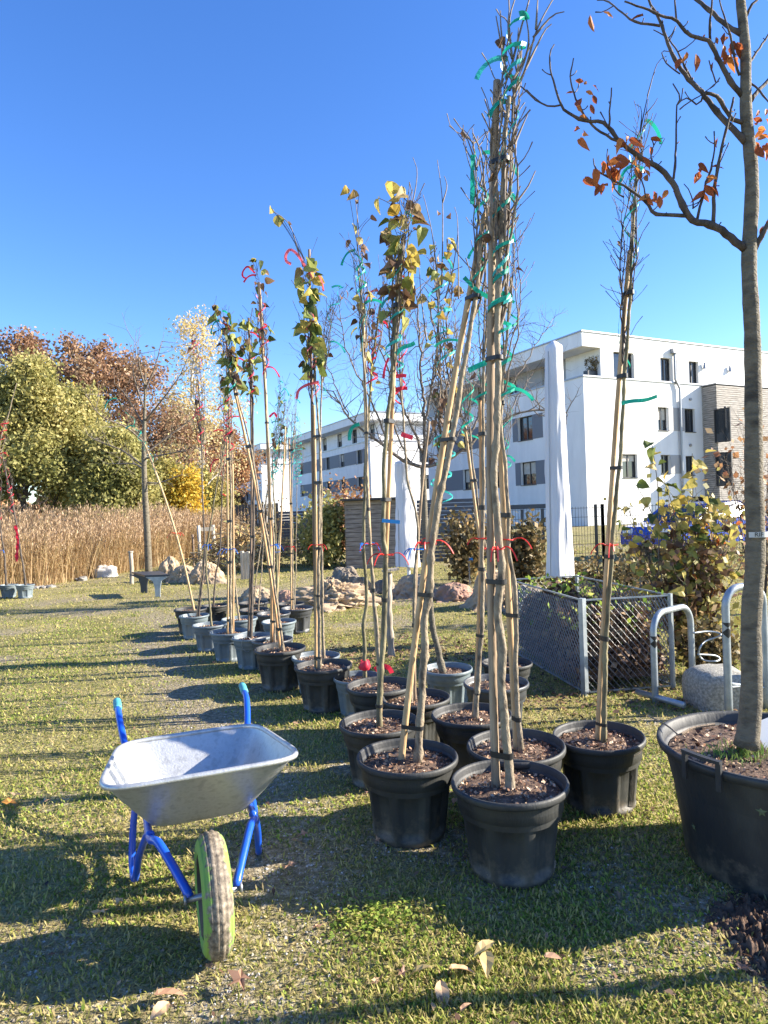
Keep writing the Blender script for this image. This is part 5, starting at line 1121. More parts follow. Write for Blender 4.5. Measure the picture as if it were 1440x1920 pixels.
for (X, Y, nlf, sp, sz) in ((330, 85, 1, 0, .055), (408, 70, 1, 0, .04), (640, 92, 1, 0, .065), (705, 65, 1, 0, .04), (892, 300, 1, 0, .06), (945, 312, 1, 0, .065), (243, 468, 1, 0, .045), (312, 488, 1, 0, .035), (346, 495, 1, 0, .035), (228, 540, 1, 0, .05), (282, 570, 1, 0, .05), (305, 530, 1, 0, .04), (345, 552, 1, 0, .05), (332, 605, 1, 0, .05), (238, 600, 1, 0, .045), (250, 690, 2, 12, .05),
                            (240, 755, 1, 0, .05), (298, 765, 1, 0, .055), (265, 805, 1, 0, .06), (560, 870, 10, 50, .055), (500, 930, 10, 45, .06), (440, 1000, 9, 55, .06), (410, 1070, 2, 15, .05), (620, 985, 3, 22, .05), (680, 800, 1, 0, .045), (680, 850, 1, 0, .04), (690, 1150, 5, 28, .05), (718, 1122, 1, 0, .04), (780, 1103, 1, 0, .05),
                            (970, 970, 2, 14, .055), (975, 1020, 3, 18, .055), (1030, 970, 1, 0, .045), (1035, 1030, 2, 10, .055), (980, 1095, 3, 18, .055), (1020, 1075, 2, 10, .05), (1075, 795, 1, 0, .06), (850, 340, 1, 0, .05), (1000, 200, 1, 0, .03), (1060, 215, 1, 0, .03), (1130, 270, 7, 45, .045), (1170, 310, 6, 35, .05), (1045, 360, 1, 0, .04), (1110, 340, 2, 10, .04),
                            (1300, 740, 3, 30, .05), (1275, 805, 2, 15, .07), (1345, 720, 3, 20, .055), (1350, 790, 3, 22, .06), (1340, 1295, 2, 12, .035), (1350, 650, 3, 20, .04), (1330, 840, 2, 20, .05)):
    for _ in range(nlf):
        p = tp_(X + rgd.gauss(0, sp), Y + rgd.gauss(0, sp * .8), rgd.uniform(-.04, .04)); put_leaf(o, pl, p, (rgd.uniform(-.7, .7), rgd.uniform(-.6, .2), rgd.uniform(-1, -.1)), sz * rgd.uniform(.85, 1.2), 'orange', rgd)
# plastic nursery tag with its printed letters
a_ = D(1390, 1002, td - .06) ; rt = .047; zt = D(1408, 1002, td)[2]; cxy = zon(TP, zt); tg = MB(); vs = []; N = 16
for k in range(N): a = R(-150 + 130 * k / (N - 1)); vs += [(cxy[0] + rt * math.cos(a), cxy[1] + rt * math.sin(a), zt - .011), (cxy[0] + rt * math.cos(a), cxy[1] + rt * math.sin(a), zt + .011)]
tg.add([np.array(v) - pl for v in vs], [(2 * i, 2 * i + 2, 2 * i + 3, 2 * i + 1) for i in range(N - 1)]); M['tag'] = mat('tag_plastic', (.50, .50, .47), rough=.5)
tgo = tg.build('tag', M['tag'], o)
fc = bpy.data.curves.new('lettering', 'FONT'); fc.body = 'RIF'; fc.size = .025; fc.extrude = .0004; fc.align_x = 'CENTER'; fc.align_y = 'CENTER'
tmp = bpy.data.objects.new('tmp', fc); COL.objects.link(tmp); bpy.context.view_layer.update()
me = bpy.data.meshes.new_from_object(tmp.evaluated_get(bpy.context.evaluated_depsgraph_get())); bpy.data.objects.remove(tmp)
for v in me.vertices:                                                 # bend the letters round the trunk
    a = R(-104) + v.co.x / rt; z_ = v.co.y; rr_ = rt + .0015 + v.co.z; v.co = (cxy[0] + rr_ * math.cos(a) - pl[0], cxy[1] + rr_ * math.sin(a) - pl[1], zt + z_)
me.materials.clear(); me.materials.append(M['frame_dark']); lo_ = bpy.data.objects.new('lettering', me); COL.objects.link(lo_); lo_.parent = tgo
# pale leaf prints stuck on the planter
for (px_, py_, s__) in ((1296, 1457, .018), (1302, 1550, .018), (1428, 1522, .022)):
    d_ = ray(px_, py_); t_ = None
    for t0 in np.linspace(1.8, 3.5, 3400):
        p_ = CAM + d_ * t0; r_ = math.hypot(p_[0] - pl[0], p_[1] - pl[1]); rw = np.interp(p_[2], [0, hb * .25, hb * .68, hb * .9], [Rr * .775, Rr * .80, Rr * .87, Rr * .905])
        if r_ < rw + .002: t_ = t0; break
    if t_:
        p_ = CAM + d_ * t_ - pl; nn = np.array([p_[0], p_[1], -.08 * Rr]); nn /= np.linalg.norm(nn); u_ = np.cross(nn, (0, 0, 1)); v_ = np.cross(u_, nn); mb = MB(); pts = []
        for k in range(10): a = k * math.pi / 5 + rgd.random() * .3; rr_ = s__ * (1 if k % 2 == 0 else .4) * rgd.uniform(.8, 1.1); pts.append(p_ + nn * .003 + u_ * rr_ * math.cos(a) + v_ * rr_ * math.sin(a))
        mb.add([p_ + nn * .005] + pts, [(0, 1 + k, 1 + (k + 1) % 10) for k in range(10)]); mb.build('stuck_leaf', M['moss'] if 'moss' in M else M['bark_green'], o)
cd = MB(); P0 = G(1432, 1392, hb + .0); cd.box((0, 0, .04), (.10, .003, .12), rz=-.5, mat=Matrix.Rotation(-.35, 3, 'X') @ Matrix.Rotation(-.3, 3, 'Y'))
q = cd.build('plant_label', M['white_paint']); q.location = (P0[0] + .05, P0[1] + .04, hb - .02); tag(q, 'white plastic card stuck in the soil of the wide planter at the right edge', 'label card')
st = MB(); st.tube(resample([G(1215, 1342, hb + .03), G(1250, 1360, hb + .015), G(1272, 1378, hb + .0)], .02), .004, 5); st.tube(resample([G(1278, 1376, hb + .005), G(1300, 1365, hb + .02), G(1340, 1358, hb + .03)], .02), .006, 5)
tag(st.build('fallen_twig', M['stake_old']), 'dry broken twig lying over the rim of the wide black planter', 'twig')

# ------------------------------------------------------------------ bicycle stands
M['galv_rack'] = mat('galv_rack', (.26, .30, .33), (.38, .42, .45), 12, .42, .1, 60, metal=.5)
def rack(A, B, h, r, label, base=None, loops=True):
    A = np.array([*A[:2], 0.]); B = np.array([*B[:2], 0.]); o = empty('bicycle_stand', (A[0], A[1], 0), label, 'bicycle stand', 'grey bicycle stands'); ax = (B - A) / np.linalg.norm(B - A); W_ = np.linalg.norm(B - A); rc = min(.15, W_ * .35); pts = [(0, 0, -.02), (0, 0, h * .4), (0, 0, h - rc)]
    P = [np.array([0, 0, z]) for z in np.linspace(-.02, h - rc, 8)]
    for a in np.linspace(0, math.pi / 2, 8)[1:]: P.append(ax * (rc - rc * math.cos(a)) + np.array([0, 0, h - rc + rc * math.sin(a)]))
    for a in np.linspace(0, math.pi / 2, 8): P.append(ax * (W_ - rc + rc * math.sin(a)) + np.array([0, 0, h - rc + rc * math.cos(a)]))
    P += [ax * W_ + np.array([0, 0, z]) for z in np.linspace(h - rc, -.02, 8)[1:]]
    mb = MB(); mb.tube(P, r, 14); mb.build('hoop', M['galv_rack'], o, True)
    for (f0) in (.62, .66, .70, .90, .94, .98):                       # black sticker triangles
        z0 = h * f0; mbt = MB(); n_ = 10; vs = []
        base_w = [1, .0, .0, 1][0]
        up = int(f0 * 100) % 8 < 4
        if z0 < h - rc:
            q0, q1 = z0, z0 + .035
            for k in range(n_ + 1):
                a = -math.pi * (k / n_) ; w_ = abs(k / n_ - .5) * 2; zt_ = q0 + (q1 - q0) * (1 - w_) if up else q1 - (q1 - q0) * (1 - w_)
                e_ = np.array([math.cos(a), math.sin(a), 0]) * (r + .0012); vs += [e_ + np.array([0, 0, q0 if up else q1]), e_ + np.array([0, 0, zt_])]
            mbt.add(vs, [(2 * k, 2 * k + 2, 2 * k + 3, 2 * k + 1) for k in range(n_)]); mbt.build('sticker', M['tie'], o)
    if base is not None:
        b0, b1 = base; bb = MB(); bb.tube([np.array([*b0[:2], .045]) - np.array(o.location), np.array([*b1[:2], .045]) - np.array(o.location)], r * .95, 12); bb.build('floor_rail', M['galv_rack'], o, True)
    return o
A1, B1 = G(1229, 1318), G(1299, 1290); r1_ = rack(A1, B1, .66, .024, 'low galvanised bicycle stand left of the concrete block', (G(1195, 1308), G(1283, 1334)))
lw = MB(); dl = B1[1]; oo = np.array(r1_.location)
for pts in ([(1300, 1187), (1325, 1184), (1345, 1186), (1352, 1191), (1340, 1196), (1322, 1203), (1312, 1215), (1311, 1228), (1320, 1238), (1340, 1240), (1350, 1236), (1340, 1229), (1308, 1227)],):
    lw.tube(resample([D(x, y, dl - .02 - .05 * (k % 3 == 0)) for k, (x, y) in enumerate(pts)], .02) - oo, .007, 7)
lw.build('wheel_holder', M['galv_rack'], r1_, True)
A2, B2 = G(1367, 1345), G(1437, 1330); r2_ = rack(A2, B2, .88, .026, 'taller galvanised bicycle stand partly behind the big tree trunk')
rb = MB(); oo = np.array(r2_.location)
for (pa, pb) in (((1372, 1282), (1437, 1290)), ((1372, 1288), (1430, 1280))): rb.tube([D(*pa, A2[1]) - oo, D(*pb, B2[1]) - oo], .009, 8)
rb.build('cross_bar', M['galv_rack'], r2_)
def rock(name, c, sx, sy, sz, label, mt, seed, cat='stone', n=28, rough=.10, squ=.75):
    mb = MB(); vs = []; fs = []; m_ = 14
    for i in range(m_ + 1):
        ph = math.pi / 2 * 1.15 * (i / m_)
        for j in range(n):
            a = 2 * math.pi * j / n; x = math.copysign(abs(math.cos(a)) ** squ, math.cos(a)) * math.sin(ph) ** squ; y = math.copysign(abs(math.sin(a)) ** squ, math.sin(a)) * math.sin(ph) ** squ; z = math.copysign(abs(math.cos(ph)) ** squ, math.cos(ph))
            k = 1 + rough * mnoise.noise((x * 1.7 + seed, y * 1.7, z * 1.7)) * 2 + rough * .5 * mnoise.noise((x * 5, y * 5 + seed, z * 5))
            vs.append((x * sx * k, y * sy * k, z * sz * k))
    for i in range(m_):
        for j in range(n): fs.append((i * n + j, (i + 1) * n + j, (i + 1) * n + (j + 1) % n, i * n + (j + 1) % n))
    mb.add(vs, fs); o = mb.build(name, mt, None, True); o.location = (c[0], c[1], 0); return tag(o, label, cat)
M['aggregate'] = mat('aggregate', (.20, .19, .16), (.42, .40, .34), 60, .95, .9, 90)
M['pale_stone'] = mat('pale_stone', (.42, .40, .36), (.66, .64, .60), 6, .9, .6, 30)
M['field_stone'] = mat('field_stone', (.12, .11, .10), (.26, .25, .23), 8, .9, .6, 30)
cb = G(1345, 1345); rock('concrete_block', (cb[0] + .15, cb[1] + .30), .20, .20, .27, 'rounded washed concrete block between the two bicycle stands', M['aggregate'], 3, 'concrete block', rough=.02, squ=.45)
cb = G(1300, 1300)
bs_ = G(192, 1083); rock('boulder', (bs_[0], bs_[1] + .2), .27, .2, .27, 'whitish boulder at the grass edge in front of the reeds', M['pale_stone'], 5, rough=.16, squ=.55)
bs_ = G(146, 1090); rock('boulder', (bs_[0], bs_[1] + .2), .14, .15, .09, 'low dark stone just left of the whitish boulder', M['field_stone'], 6, rough=.2)
for k, (x_, w_) in enumerate(((68, .10), (82, .09), (94, .11), (76, .06))):
    g = G(x_, 1104 - k); rock('field_stone', (g[0], g[1]), w_, .1, w_ * .6, ['leftmost small stone right of the pale pots', 'middle small stone right of the pale pots', 'rightmost small stone right of the pale pots', 'tiny stone tucked behind the stones by the pale pots'][k], M['field_stone'], 9 + k, rough=.2)

# ------------------------------------------------------------------ mesh compost cage
def cage():
    Kp, Lp, Rp = G(1097, 1303), G(958, 1222), G(1262, 1290); Lp = np.array([Lp[0], Lp[1], 0]); hC = .74
    o = empty('mesh_cage', (Kp[0], Kp[1], 0), 'galvanised expanded metal compost cage behind the lone leaning tree', 'compost cage'); pl = np.array([Kp[0], Kp[1], 0.])
    back = Lp + (Rp - Kp); M['mesh'] = mat('mesh_metal', (.24, .245, .245), rough=.5, metal=.4)
    def panel(a, b):
        mb = MB(); d = b - a; L = np.linalg.norm(d[:2]); d = d / L; nrm = np.array([-d[1], d[0], 0]); px_, pz_ = .052, .030
        nx = int(L / px_); nz = int((hC - .03) / pz_)
        for i in range(nx + 1):
            for j in range(nz):
                x0 = i * px_ + (0 if j % 2 == 0 else px_ / 2); x1 = x0 + px_ / 2; x2 = x0 - px_ / 2; z0 = .02 + j * pz_; z1 = z0 + pz_
                for xe in (x1, x2):
                    if not (0 <= x0 <= L and 0 <= xe <= L): continue
                    pa = a + d * x0 + np.array([0, 0, z0]) - pl; pb = a + d * xe + np.array([0, 0, z1]) - pl; e = d * .0026; f = nrm * .0022
                    mb.add([pa - e - f, pa + e + f, pb + e + f, pb - e - f], [(0, 1, 2, 3)])
        mb.build('mesh_panel', M['mesh'], o)
        r_ = MB()
        for z in (.02, hC): r_.bar(a - pl + np.array([0, 0, z]), b - pl + np.array([0, 0, z]), .012, .012)
        r_.build('rail', M['galv_rack'], o)
    panel(Kp, Lp); panel(Kp, Rp); panel(Lp, back); panel(Rp, back)
    for i, q in enumerate((Kp, Lp, Rp, back)):
        p_ = MB(); q = q - pl; w_ = .042 if i == 0 else .028; p_.box((q[0], q[1], hC / 2 + .005), (w_, w_, hC + .02), rz=.6); p_.build('post', M['galv_rack'], o)
    rg = np.random.default_rng(12); n = 7000; u = rg.random(n); v = rg.random(n); hp = .64 * np.minimum(1, 6 * np.minimum(np.minimum(u, 1 - u), np.minimum(v, 1 - v)) + .35) * (.7 + .5 * vnoise(u * 3, v * 3, .8, 4))
    zz = hp * rg.random(n) ** .22; C = Kp[None] + (Lp - Kp)[None] * (.03 + .94 * u[:, None]) + (Rp - Kp)[None] * (.03 + .94 * v[:, None]); C[:, 2] = zz
    q = foliage('leaf_heap', C, .035, M['litter'], None, (0, 0, 0), rg, .7); tag(q, 'heap of brown leaves composting inside the mesh cage', 'leaf heap', kind='stuff')
    core = MB(); N = 14; vs = []; fs = []
    for i in range(N):
        for j in range(N):
            uu, vv = .04 + .92 * i / (N - 1), .04 + .92 * j / (N - 1); h_ = .54 * min(1, 5 * min(uu, 1 - uu, vv, 1 - vv)); p = Kp + (Lp - Kp) * uu + (Rp - Kp) * vv; vs.append((p[0], p[1], h_ * (.8 + .4 * mnoise.noise((uu * 4, vv * 4, 0)))))
    for i in range(N - 1):
        for j in range(N - 1): fs.append((i * N + j, (i + 1) * N + j, (i + 1) * N + j + 1, i * N + j + 1))
    core.add(vs, fs); tag(core.build('compost', M['soil'], None, True), 'dark compost under the leaves in the mesh cage', 'compost', kind='stuff')
    # weeds poking through
    C = Kp[None] + (Lp - Kp)[None] * rg.random((500, 1)) + (Rp - Kp)[None] * rg.random((500, 1)); C[:, 2] = .3 + .5 * rg.random(500)
    q = foliage('weeds', C, .025, M['clover'], None, (0, 0, 0), rg, .6); tag(q, 'green weeds growing among the compost', 'weeds', kind='stuff')
cage()
# ------------------------------------------------------------------ shrubs
def shrub(px, py, y, topy, wpx, label, leaf, nleaf, size, seed, stems=12, cat='shrub', group=None, tall=1.0, bark='bark_dark', sig=.07, lo=.15, big=None, name='shrub', r=.012):
    rg = np.random.default_rng(seed); b = D(px, py, y); b[2] = 0; H = D(px, topy, y)[2]; Wd = wpx / FPX * y / 2; o = empty(name, b, label, cat, group); mb = MB(); tips = []
    allp = []
    for k in range(stems):
        a = rg.random() * 6.28; f = math.sqrt(rg.random()); ex = math.cos(a) * f * Wd; ey = math.sin(a) * f * Wd * .7; hh = H * rg.uniform(.62, 1.0) * (1 - .25 * f)
        P = resample([(ex * .12, ey * .12, 0), (ex * .35 + rg.normal() * .03, ey * .35, hh * .35), (ex * .7, ey * .7, hh * .7), (ex, ey, hh)], .06); P = P + rg.normal(size=P.shape) * .004
        mb.tube(P, np.linspace(r, r * .25, len(P)), 5, cap=False); allp.append(P)
        for j in range(int(len(P) * .2), len(P) - 1, 2):
            d = np.array([rg.normal(), rg.normal(), .9]); grow(mb, P[j], d, H * rg.uniform(.08, .2), r * .35, 2, 2, rg, tips, .05, (1, 2))
        tips.extend(P[int(len(P) * lo):].tolist())
    mb.build('stems', M[bark], o, True)
    if nleaf: f_ = foliage('foliage', cloud(tips, nleaf, sig, rg) + b, size, M[leaf], o, b, rg, .8); f_['kind'] = 'stuff'
    return o, b, allp, tips, rg
o_, b_, ap, tips, rg = shrub(1292, 1235, 6.2, 870, 236, 'tall hazel like shrub with big yellow and green leaves behind the bicycle stands', 'leaf_olive', 900, .034, 41, 26, lo=.05, sig=.10, r=.011)
rgd = random.Random(9); pool = [q for P in ap for q in P[int(len(P) * .3):]]
for k in range(230):
    q = rgd.choice(pool); kind = rgd.choice(['yellow', 'green', 'brown', 'yellow', 'yellow', 'orange']); put_leaf(o_, np.zeros(3), q + np.array([rgd.gauss(0, .05), rgd.gauss(0, .05), 0]), (rgd.uniform(-1, 1), rgd.uniform(-1, .3), rgd.uniform(-.9, .4)), rgd.uniform(.06, .11), kind, rgd)
f2_ = foliage('dry_leaves', cloud([q for q in tips if q[2] < 1.1], 800, .09, rg) + b_, .035, M['litter'], o_, b_, rg, .8); f2_['kind'] = 'stuff'
sh = MB()
for (x0, y0, x1, y1) in ((1235, 1000, 1222, 830), (1240, 1010, 1190, 905), (1290, 1000, 1298, 850), (1270, 1010, 1245, 900), (1300, 1000, 1330, 930), (1200, 1080, 1165, 975)):
    P = resample([D(x0, y0 + 80, 6.1), D(x0, y0, 6.1), D((x0 + x1) / 2 + 5, (y0 + y1) / 2, 6.1), D(x1, y1, 6.1)], .05) - b_; sh.tube(P, np.linspace(.007, .003, len(P)), 5)
    for j in range(3, len(P)): 
        if rgd.random() < .75: put_leaf(o_, np.zeros(3), P[j] + np.array([rgd.gauss(0, .03), -.02, 0]), (rgd.uniform(-1, 1), rgd.uniform(-.8, 0), rgd.uniform(-.7, .3)), rgd.uniform(.08, .125), rgd.choice(['yellow', 'green', 'yellow']), rgd)
sh.build('long_shoots', M['twig'], o_)
shrub(872, 1085, 13, 945, 90, 'dark brown shrub behind the burlap balls left of the tall staked trees', 'leaf_dull', 1800, .045, 42, 16, group='brown shrubs along the fence', sig=.13)
shrub(975, 1092, 11.5, 955, 95, 'olive brown shrub left of the right closed parasol', 'leaf_dull', 2600, .042, 43, 18, group='brown shrubs along the fence', sig=.12)
shrub(612, 1045, 17.5, 925, 85, 'yellow green leafed shrub left of the wooden shed', 'leaf_alder', 3800, .05, 44, 16, sig=.16)
shrub(580, 1040, 19, 940, 60, 'thin twiggy shrub left of the yellow green shrub', 'leaf_olive', 600, .05, 45, 14, bark='bark', sig=.2)
shrub(650, 1010, 24, 905, 110, 'orange brown shrub showing over the shed roof', 'leaf_rust', 3000, .06, 46, 16, sig=.25)
shrub(1160, 1110, 9.5, 1040, 150, 'low dark green bush behind the mesh cage', 'leaf_dull', 2500, .03, 47, 22, sig=.1)
shrub(1060, 1100, 11, 1050, 120, 'low dark leafed groundcover bush behind the right parasol pole', 'leaf_dull', 1800, .03, 48, 22, sig=.1)
shrub(1425, 1080, 8.5, 700, 150, 'bare twigged shrub with a few red leaves behind the big trunk', 'leaf_rust', 260, .045, 49, 16, bark='bark_dark', sig=.1, lo=.5, r=.009)
shrub(500, 1045, 21, 905, 130, 'bare thin shrub in front of the farthest white block', 'leaf_dull', 300, .04, 50, 14, bark='bark_dark', sig=.3)
shrub(1215, 1160, 7.9, 1085, 260, 'tangled dark brush right behind the mesh compost cage', 'leaf_dull', 3200, .028, 51, 30, sig=.08)
shrub(1335, 1240, 5.6, 1150, 110, 'low dark green undergrowth between the cage and the concrete block', 'leaf_dull', 1500, .024, 52, 20, sig=.06)
# bare bare fruit tree in the middle
def fruit_tree():
    y = 11.5; rg = np.random.default_rng(61); b = D(800, 1115, y); b[2] = 0
    o = empty('bare_tree', b, 'bare spreading fruit tree with flat forked limbs in the middle distance', 'tree')
    T = resample([b, D(798, 1050, y), D(796, 960, y), D(793, 872, y)], .15); mb = MB(); mb.tube(T - b, np.linspace(.062, .05, len(T)), 10); mb.build('trunk', M['bark_big'], o, True)
    for k, (pts, r0) in enumerate((([(793, 874), (770, 868), (735, 850), (695, 815), (655, 785), (625, 735)], .034), ([(793, 874), (830, 868), (870, 842), (905, 808), (950, 785), (1005, 768), (1062, 775)], .036), ([(793, 876), (796, 800), (790, 700), (786, 620), (780, 545)], .036),
                        ([(795, 850), (825, 770), (845, 690), (860, 620)], .028), ([(792, 850), (755, 760), (722, 680), (690, 610), (672, 580)], .028), ([(870, 845), (910, 750), (940, 660), (975, 590)], .024), ([(735, 850), (690, 740), (650, 660), (640, 600)], .022),
                        ([(905, 810), (960, 720), (1010, 640), (1035, 600)], .02), ([(796, 800), (815, 700), (822, 600), (818, 500)], .022), ([(770, 868), (740, 800), (730, 700), (745, 600)], .02), ([(655, 785), (615, 690), (605, 640)], .014), ([(950, 785), (1000, 700), (1040, 690)], .014), ([(830, 868), (880, 760), (890, 650)], .02))):
        dy = rg.uniform(-1.3, 1.3); n = len(pts); P = resample([D(q[0], q[1], y + dy * i / (n - 1)) for i, q in enumerate(pts)], .12); P = P + rg.normal(size=P.shape) * .012
        mb = MB(); mb.tube(P - b, np.linspace(r0, r0 * .3, len(P)), 6); tips = []
        for j in range(2, len(P)):
            for _ in range(2 if rg.random() < .5 else 1):
                d = np.array([rg.normal(), rg.normal(), .5 + rg.normal() * .5]); grow(mb, P[j] - b, d, rg.uniform(.35, .75), r0 * .28, 1, 2, rg, tips, .06, (3, 5), (.4, 1.1), (.35, .7), wob=.22)
        l_ = mb.build('limb', M['bark_mid'], o, True)
M['bark_mid'] = mat('bark_mid', (.07, .055, .045), (.22, .18, .14), 20, .8)
fruit_tree()
# young bare tree before the reeds
def young_tree():
    y = 17.2; rg = np.random.default_rng(62); b = D(279, 1078, y); b[2] = 0; o = empty('bare_tree', b, 'young bare tree with pale straight trunk standing before the reeds', 'tree')
    T = resample([b, D(276, 1000, y), D(272, 930, y), D(270, 860, y), D(271, 780, y), D(273, 700, y)], .2); mb = MB(); mb.tube(T - b, np.interp(np.arange(len(T)), [0, len(T) * .6, len(T) - 1], [.095, .06, .018]), 10); mb.build('trunk', M['bark_big'], o, True)
    for k, pts in enumerate(([(272, 850), (300, 830), (340, 800), (380, 770)], [(271, 830), (235, 800), (190, 780), (160, 740)], [(271, 790), (300, 755), (330, 715), (345, 690)], [(271, 800), (235, 740), (215, 720)], [(272, 730), (290, 690), (303, 640)], [(272, 725), (262, 690), (258, 655)], [(272, 860), (320, 850), (350, 845)],
                             [(271, 875), (230, 845), (190, 830), (165, 815)], [(272, 905), (300, 905), (340, 890)], [(271, 880), (250, 870), (205, 870)], [(271, 770), (250, 700), (252, 640)])):
        dy = rg.uniform(-1.6, 1.6); P = resample([D(q[0], q[1], y + dy * i / 3) for i, q in enumerate(pts)], .15); mb = MB(); mb.tube(P - b, np.linspace(.028, .007, len(P)), 5); tips = []
        for j in range(2, len(P)):
            d = P[min(j, len(P) - 1)] - P[j - 1] + rg.normal(size=3) * .12; grow(mb, P[j] - b, d, rg.uniform(.3, .8), .009, 2, 3, rg, tips, .06, (1, 3), wob=.12)
        mb.build('limb', M['bark_mid'], o, True)
young_tree()

# ------------------------------------------------------------------ burlap
M['burlap'] = mat('burlap', (.24, .165, .10), (.44, .33, .215), 5, .95, .6, 120, c3=(.34, .25, .16)); M['burlap_dark'] = mat('burlap_dark', (.16, .13, .10), (.30, .25, .19), 6, .95, .5, 120); M['burlap_pink'] = mat('burlap_pink', (.26, .175, .11), (.44, .25, .19), 4, .95, .5, 120)
def sack(px0, px1, py0, py1, label, mt='burlap', seed=1, cat='burlap root ball', group='root balls wrapped in burlap', fold=.16, depthf=.8, lump=.2, name='burlap_ball'):
    g = G((px0 + px1) / 2, py1); Wd = (px1 - px0) / FPX * g[1] / 2; g[1] += Wd * depthf * .6; H = CAMZ - (py0 - (955 - .035 * ((px0 + px1) / 2 - 720))) / FPX * (g[1]); H = max(.12, H)
    n, m_ = 120, 44; vs = []; fs = []
    for i in range(m_ + 1):
        ph = (math.pi / 2) * 1.08 * i / m_
        for j in range(n):
            a = 2 * math.pi * j / n; x, y, z = math.cos(a) * math.sin(ph), math.sin(a) * math.sin(ph), math.cos(ph)
            ww = mnoise.noise((x * 1.6 + seed * 7, y * 1.6, z * 1.6)); w2 = mnoise.noise((x * 4 + seed, y * 4, z * 4 + seed)) * .35
            rd = lambda q: 1 - min(1, abs(mnoise.noise(q)) * 3.2)
            f = rd((math.cos(a + w2) * 2.6 + seed, math.sin(a + w2) * 2.6, z * .7 + w2 * 2)); f2 = rd((x * 5 + w2 * 4 + seed, y * 5, z * 4 + w2 * 3)); f3 = rd((x * 11 + seed, y * 11 + w2 * 5, z * 9))
            k = 1 + lump * ww + fold * .75 * (f - .4) + fold * .45 * (f2 - .4) + fold * .22 * (f3 - .4); fl = 1 + .45 * (1 - z) ** 4 * (.5 + ww + .6 * f); f = (f + f2) / 2 + .1
            vs.append((x * Wd * k * fl, y * Wd * depthf * k * fl, max(-.01, z * H * (1 + lump * .7 * ww + fold * .4 * (f - .6)))))
    for i in range(m_):
        for j in range(n): fs.append((i * n + j, (i + 1) * n + j, (i + 1) * n + (j + 1) % n, i * n + (j + 1) % n))
    mb = MB(); mb.add(vs, fs); o = mb.build(name, M[mt], None, True); o.location = (g[0], g[1], 0); return tag(o, label, cat, group)
sack(294, 338, 1045, 1090, 'brown burlap ball nearest the young bare tree', 'burlap', 1); sack(318, 368, 1058, 1092, 'burlap bundle in the middle of the three behind the bench', 'burlap', 2); sack(352, 412, 1052, 1094, 'pale folded burlap bundle right of the bench', 'burlap', 3)
sack(451, 508, 1098, 1128, 'low tan burlap ball right behind the far potted trees', 'burlap', 4); sack(515, 563, 1106, 1130, 'small burlap ball between the far pots and the crumpled pile', 'burlap_pink', 5)
sack(556, 682, 1088, 1140, 'wide crumpled pile of empty burlap sheets on the lawn', 'burlap', 6, 'burlap pile', None, .42, .6, .4, 'burlap_pile'); sack(618, 676, 1060, 1100, 'grey brown dome shaped ball behind the crumpled burlap pile', 'burlap_dark', 7)
sack(655, 700, 1082, 1114, 'tan burlap ball right of the grey brown dome', 'burlap', 8); sack(738, 818, 1078, 1120, 'burlap ball behind the wooden post with the board', 'burlap', 9); sack(820, 890, 1090, 1125, 'rust stained burlap ball standing alone in the middle', 'burlap_pink', 10)
sack(886, 980, 1066, 1142, 'largest burlap ball with a twisted knot left of the mesh cage', 'burlap', 11); sack(962, 1034, 1092, 1150, 'burlap ball half hidden behind the mesh cage', 'burlap_dark', 12); sack(700, 742, 1085, 1112, 'shaded burlap ball left of the wooden post with the board', 'burlap_dark', 13)

# ------------------------------------------------------------------ small furniture
M['old_wood'] = mat('old_wood', (.24, .20, .15), (.42, .36, .29), 14, .85, .6, 50, (1, 1, .25)); M['pale_wood'] = mat('pale_wood', (.34, .30, .23), (.54, .48, .39), 12, .8, .5, 50, (1, 1, .25)); M['steel_dark'] = mat('steel_dark', (.05, .06, .08), rough=.35, metal=.5)
g = G(734, 1232); o = empty('post_with_board', (g[0], g[1], 0), 'weathered wooden post with a tilted plank on top among the potted trees', 'post'); mb = MB()
P = resample([(0, 0, -.03), (-.004, 0, .2), (-.012, 0, .45), (-.006, 0, .7), (.0, 0, .86)], .04); mb.tube(P, .036 + .005 * np.sin(np.arange(len(P)) * 1.3), 9); mb.build('post', M['old_wood'], o, True)
mb = MB(); mb.box((.02, 0, .885), (.16, .11, .022), mat=Matrix.Rotation(-.12, 3, 'Y') @ Matrix.Rotation(.2, 3, 'Z')); mb.build('board', M['old_wood'], o)
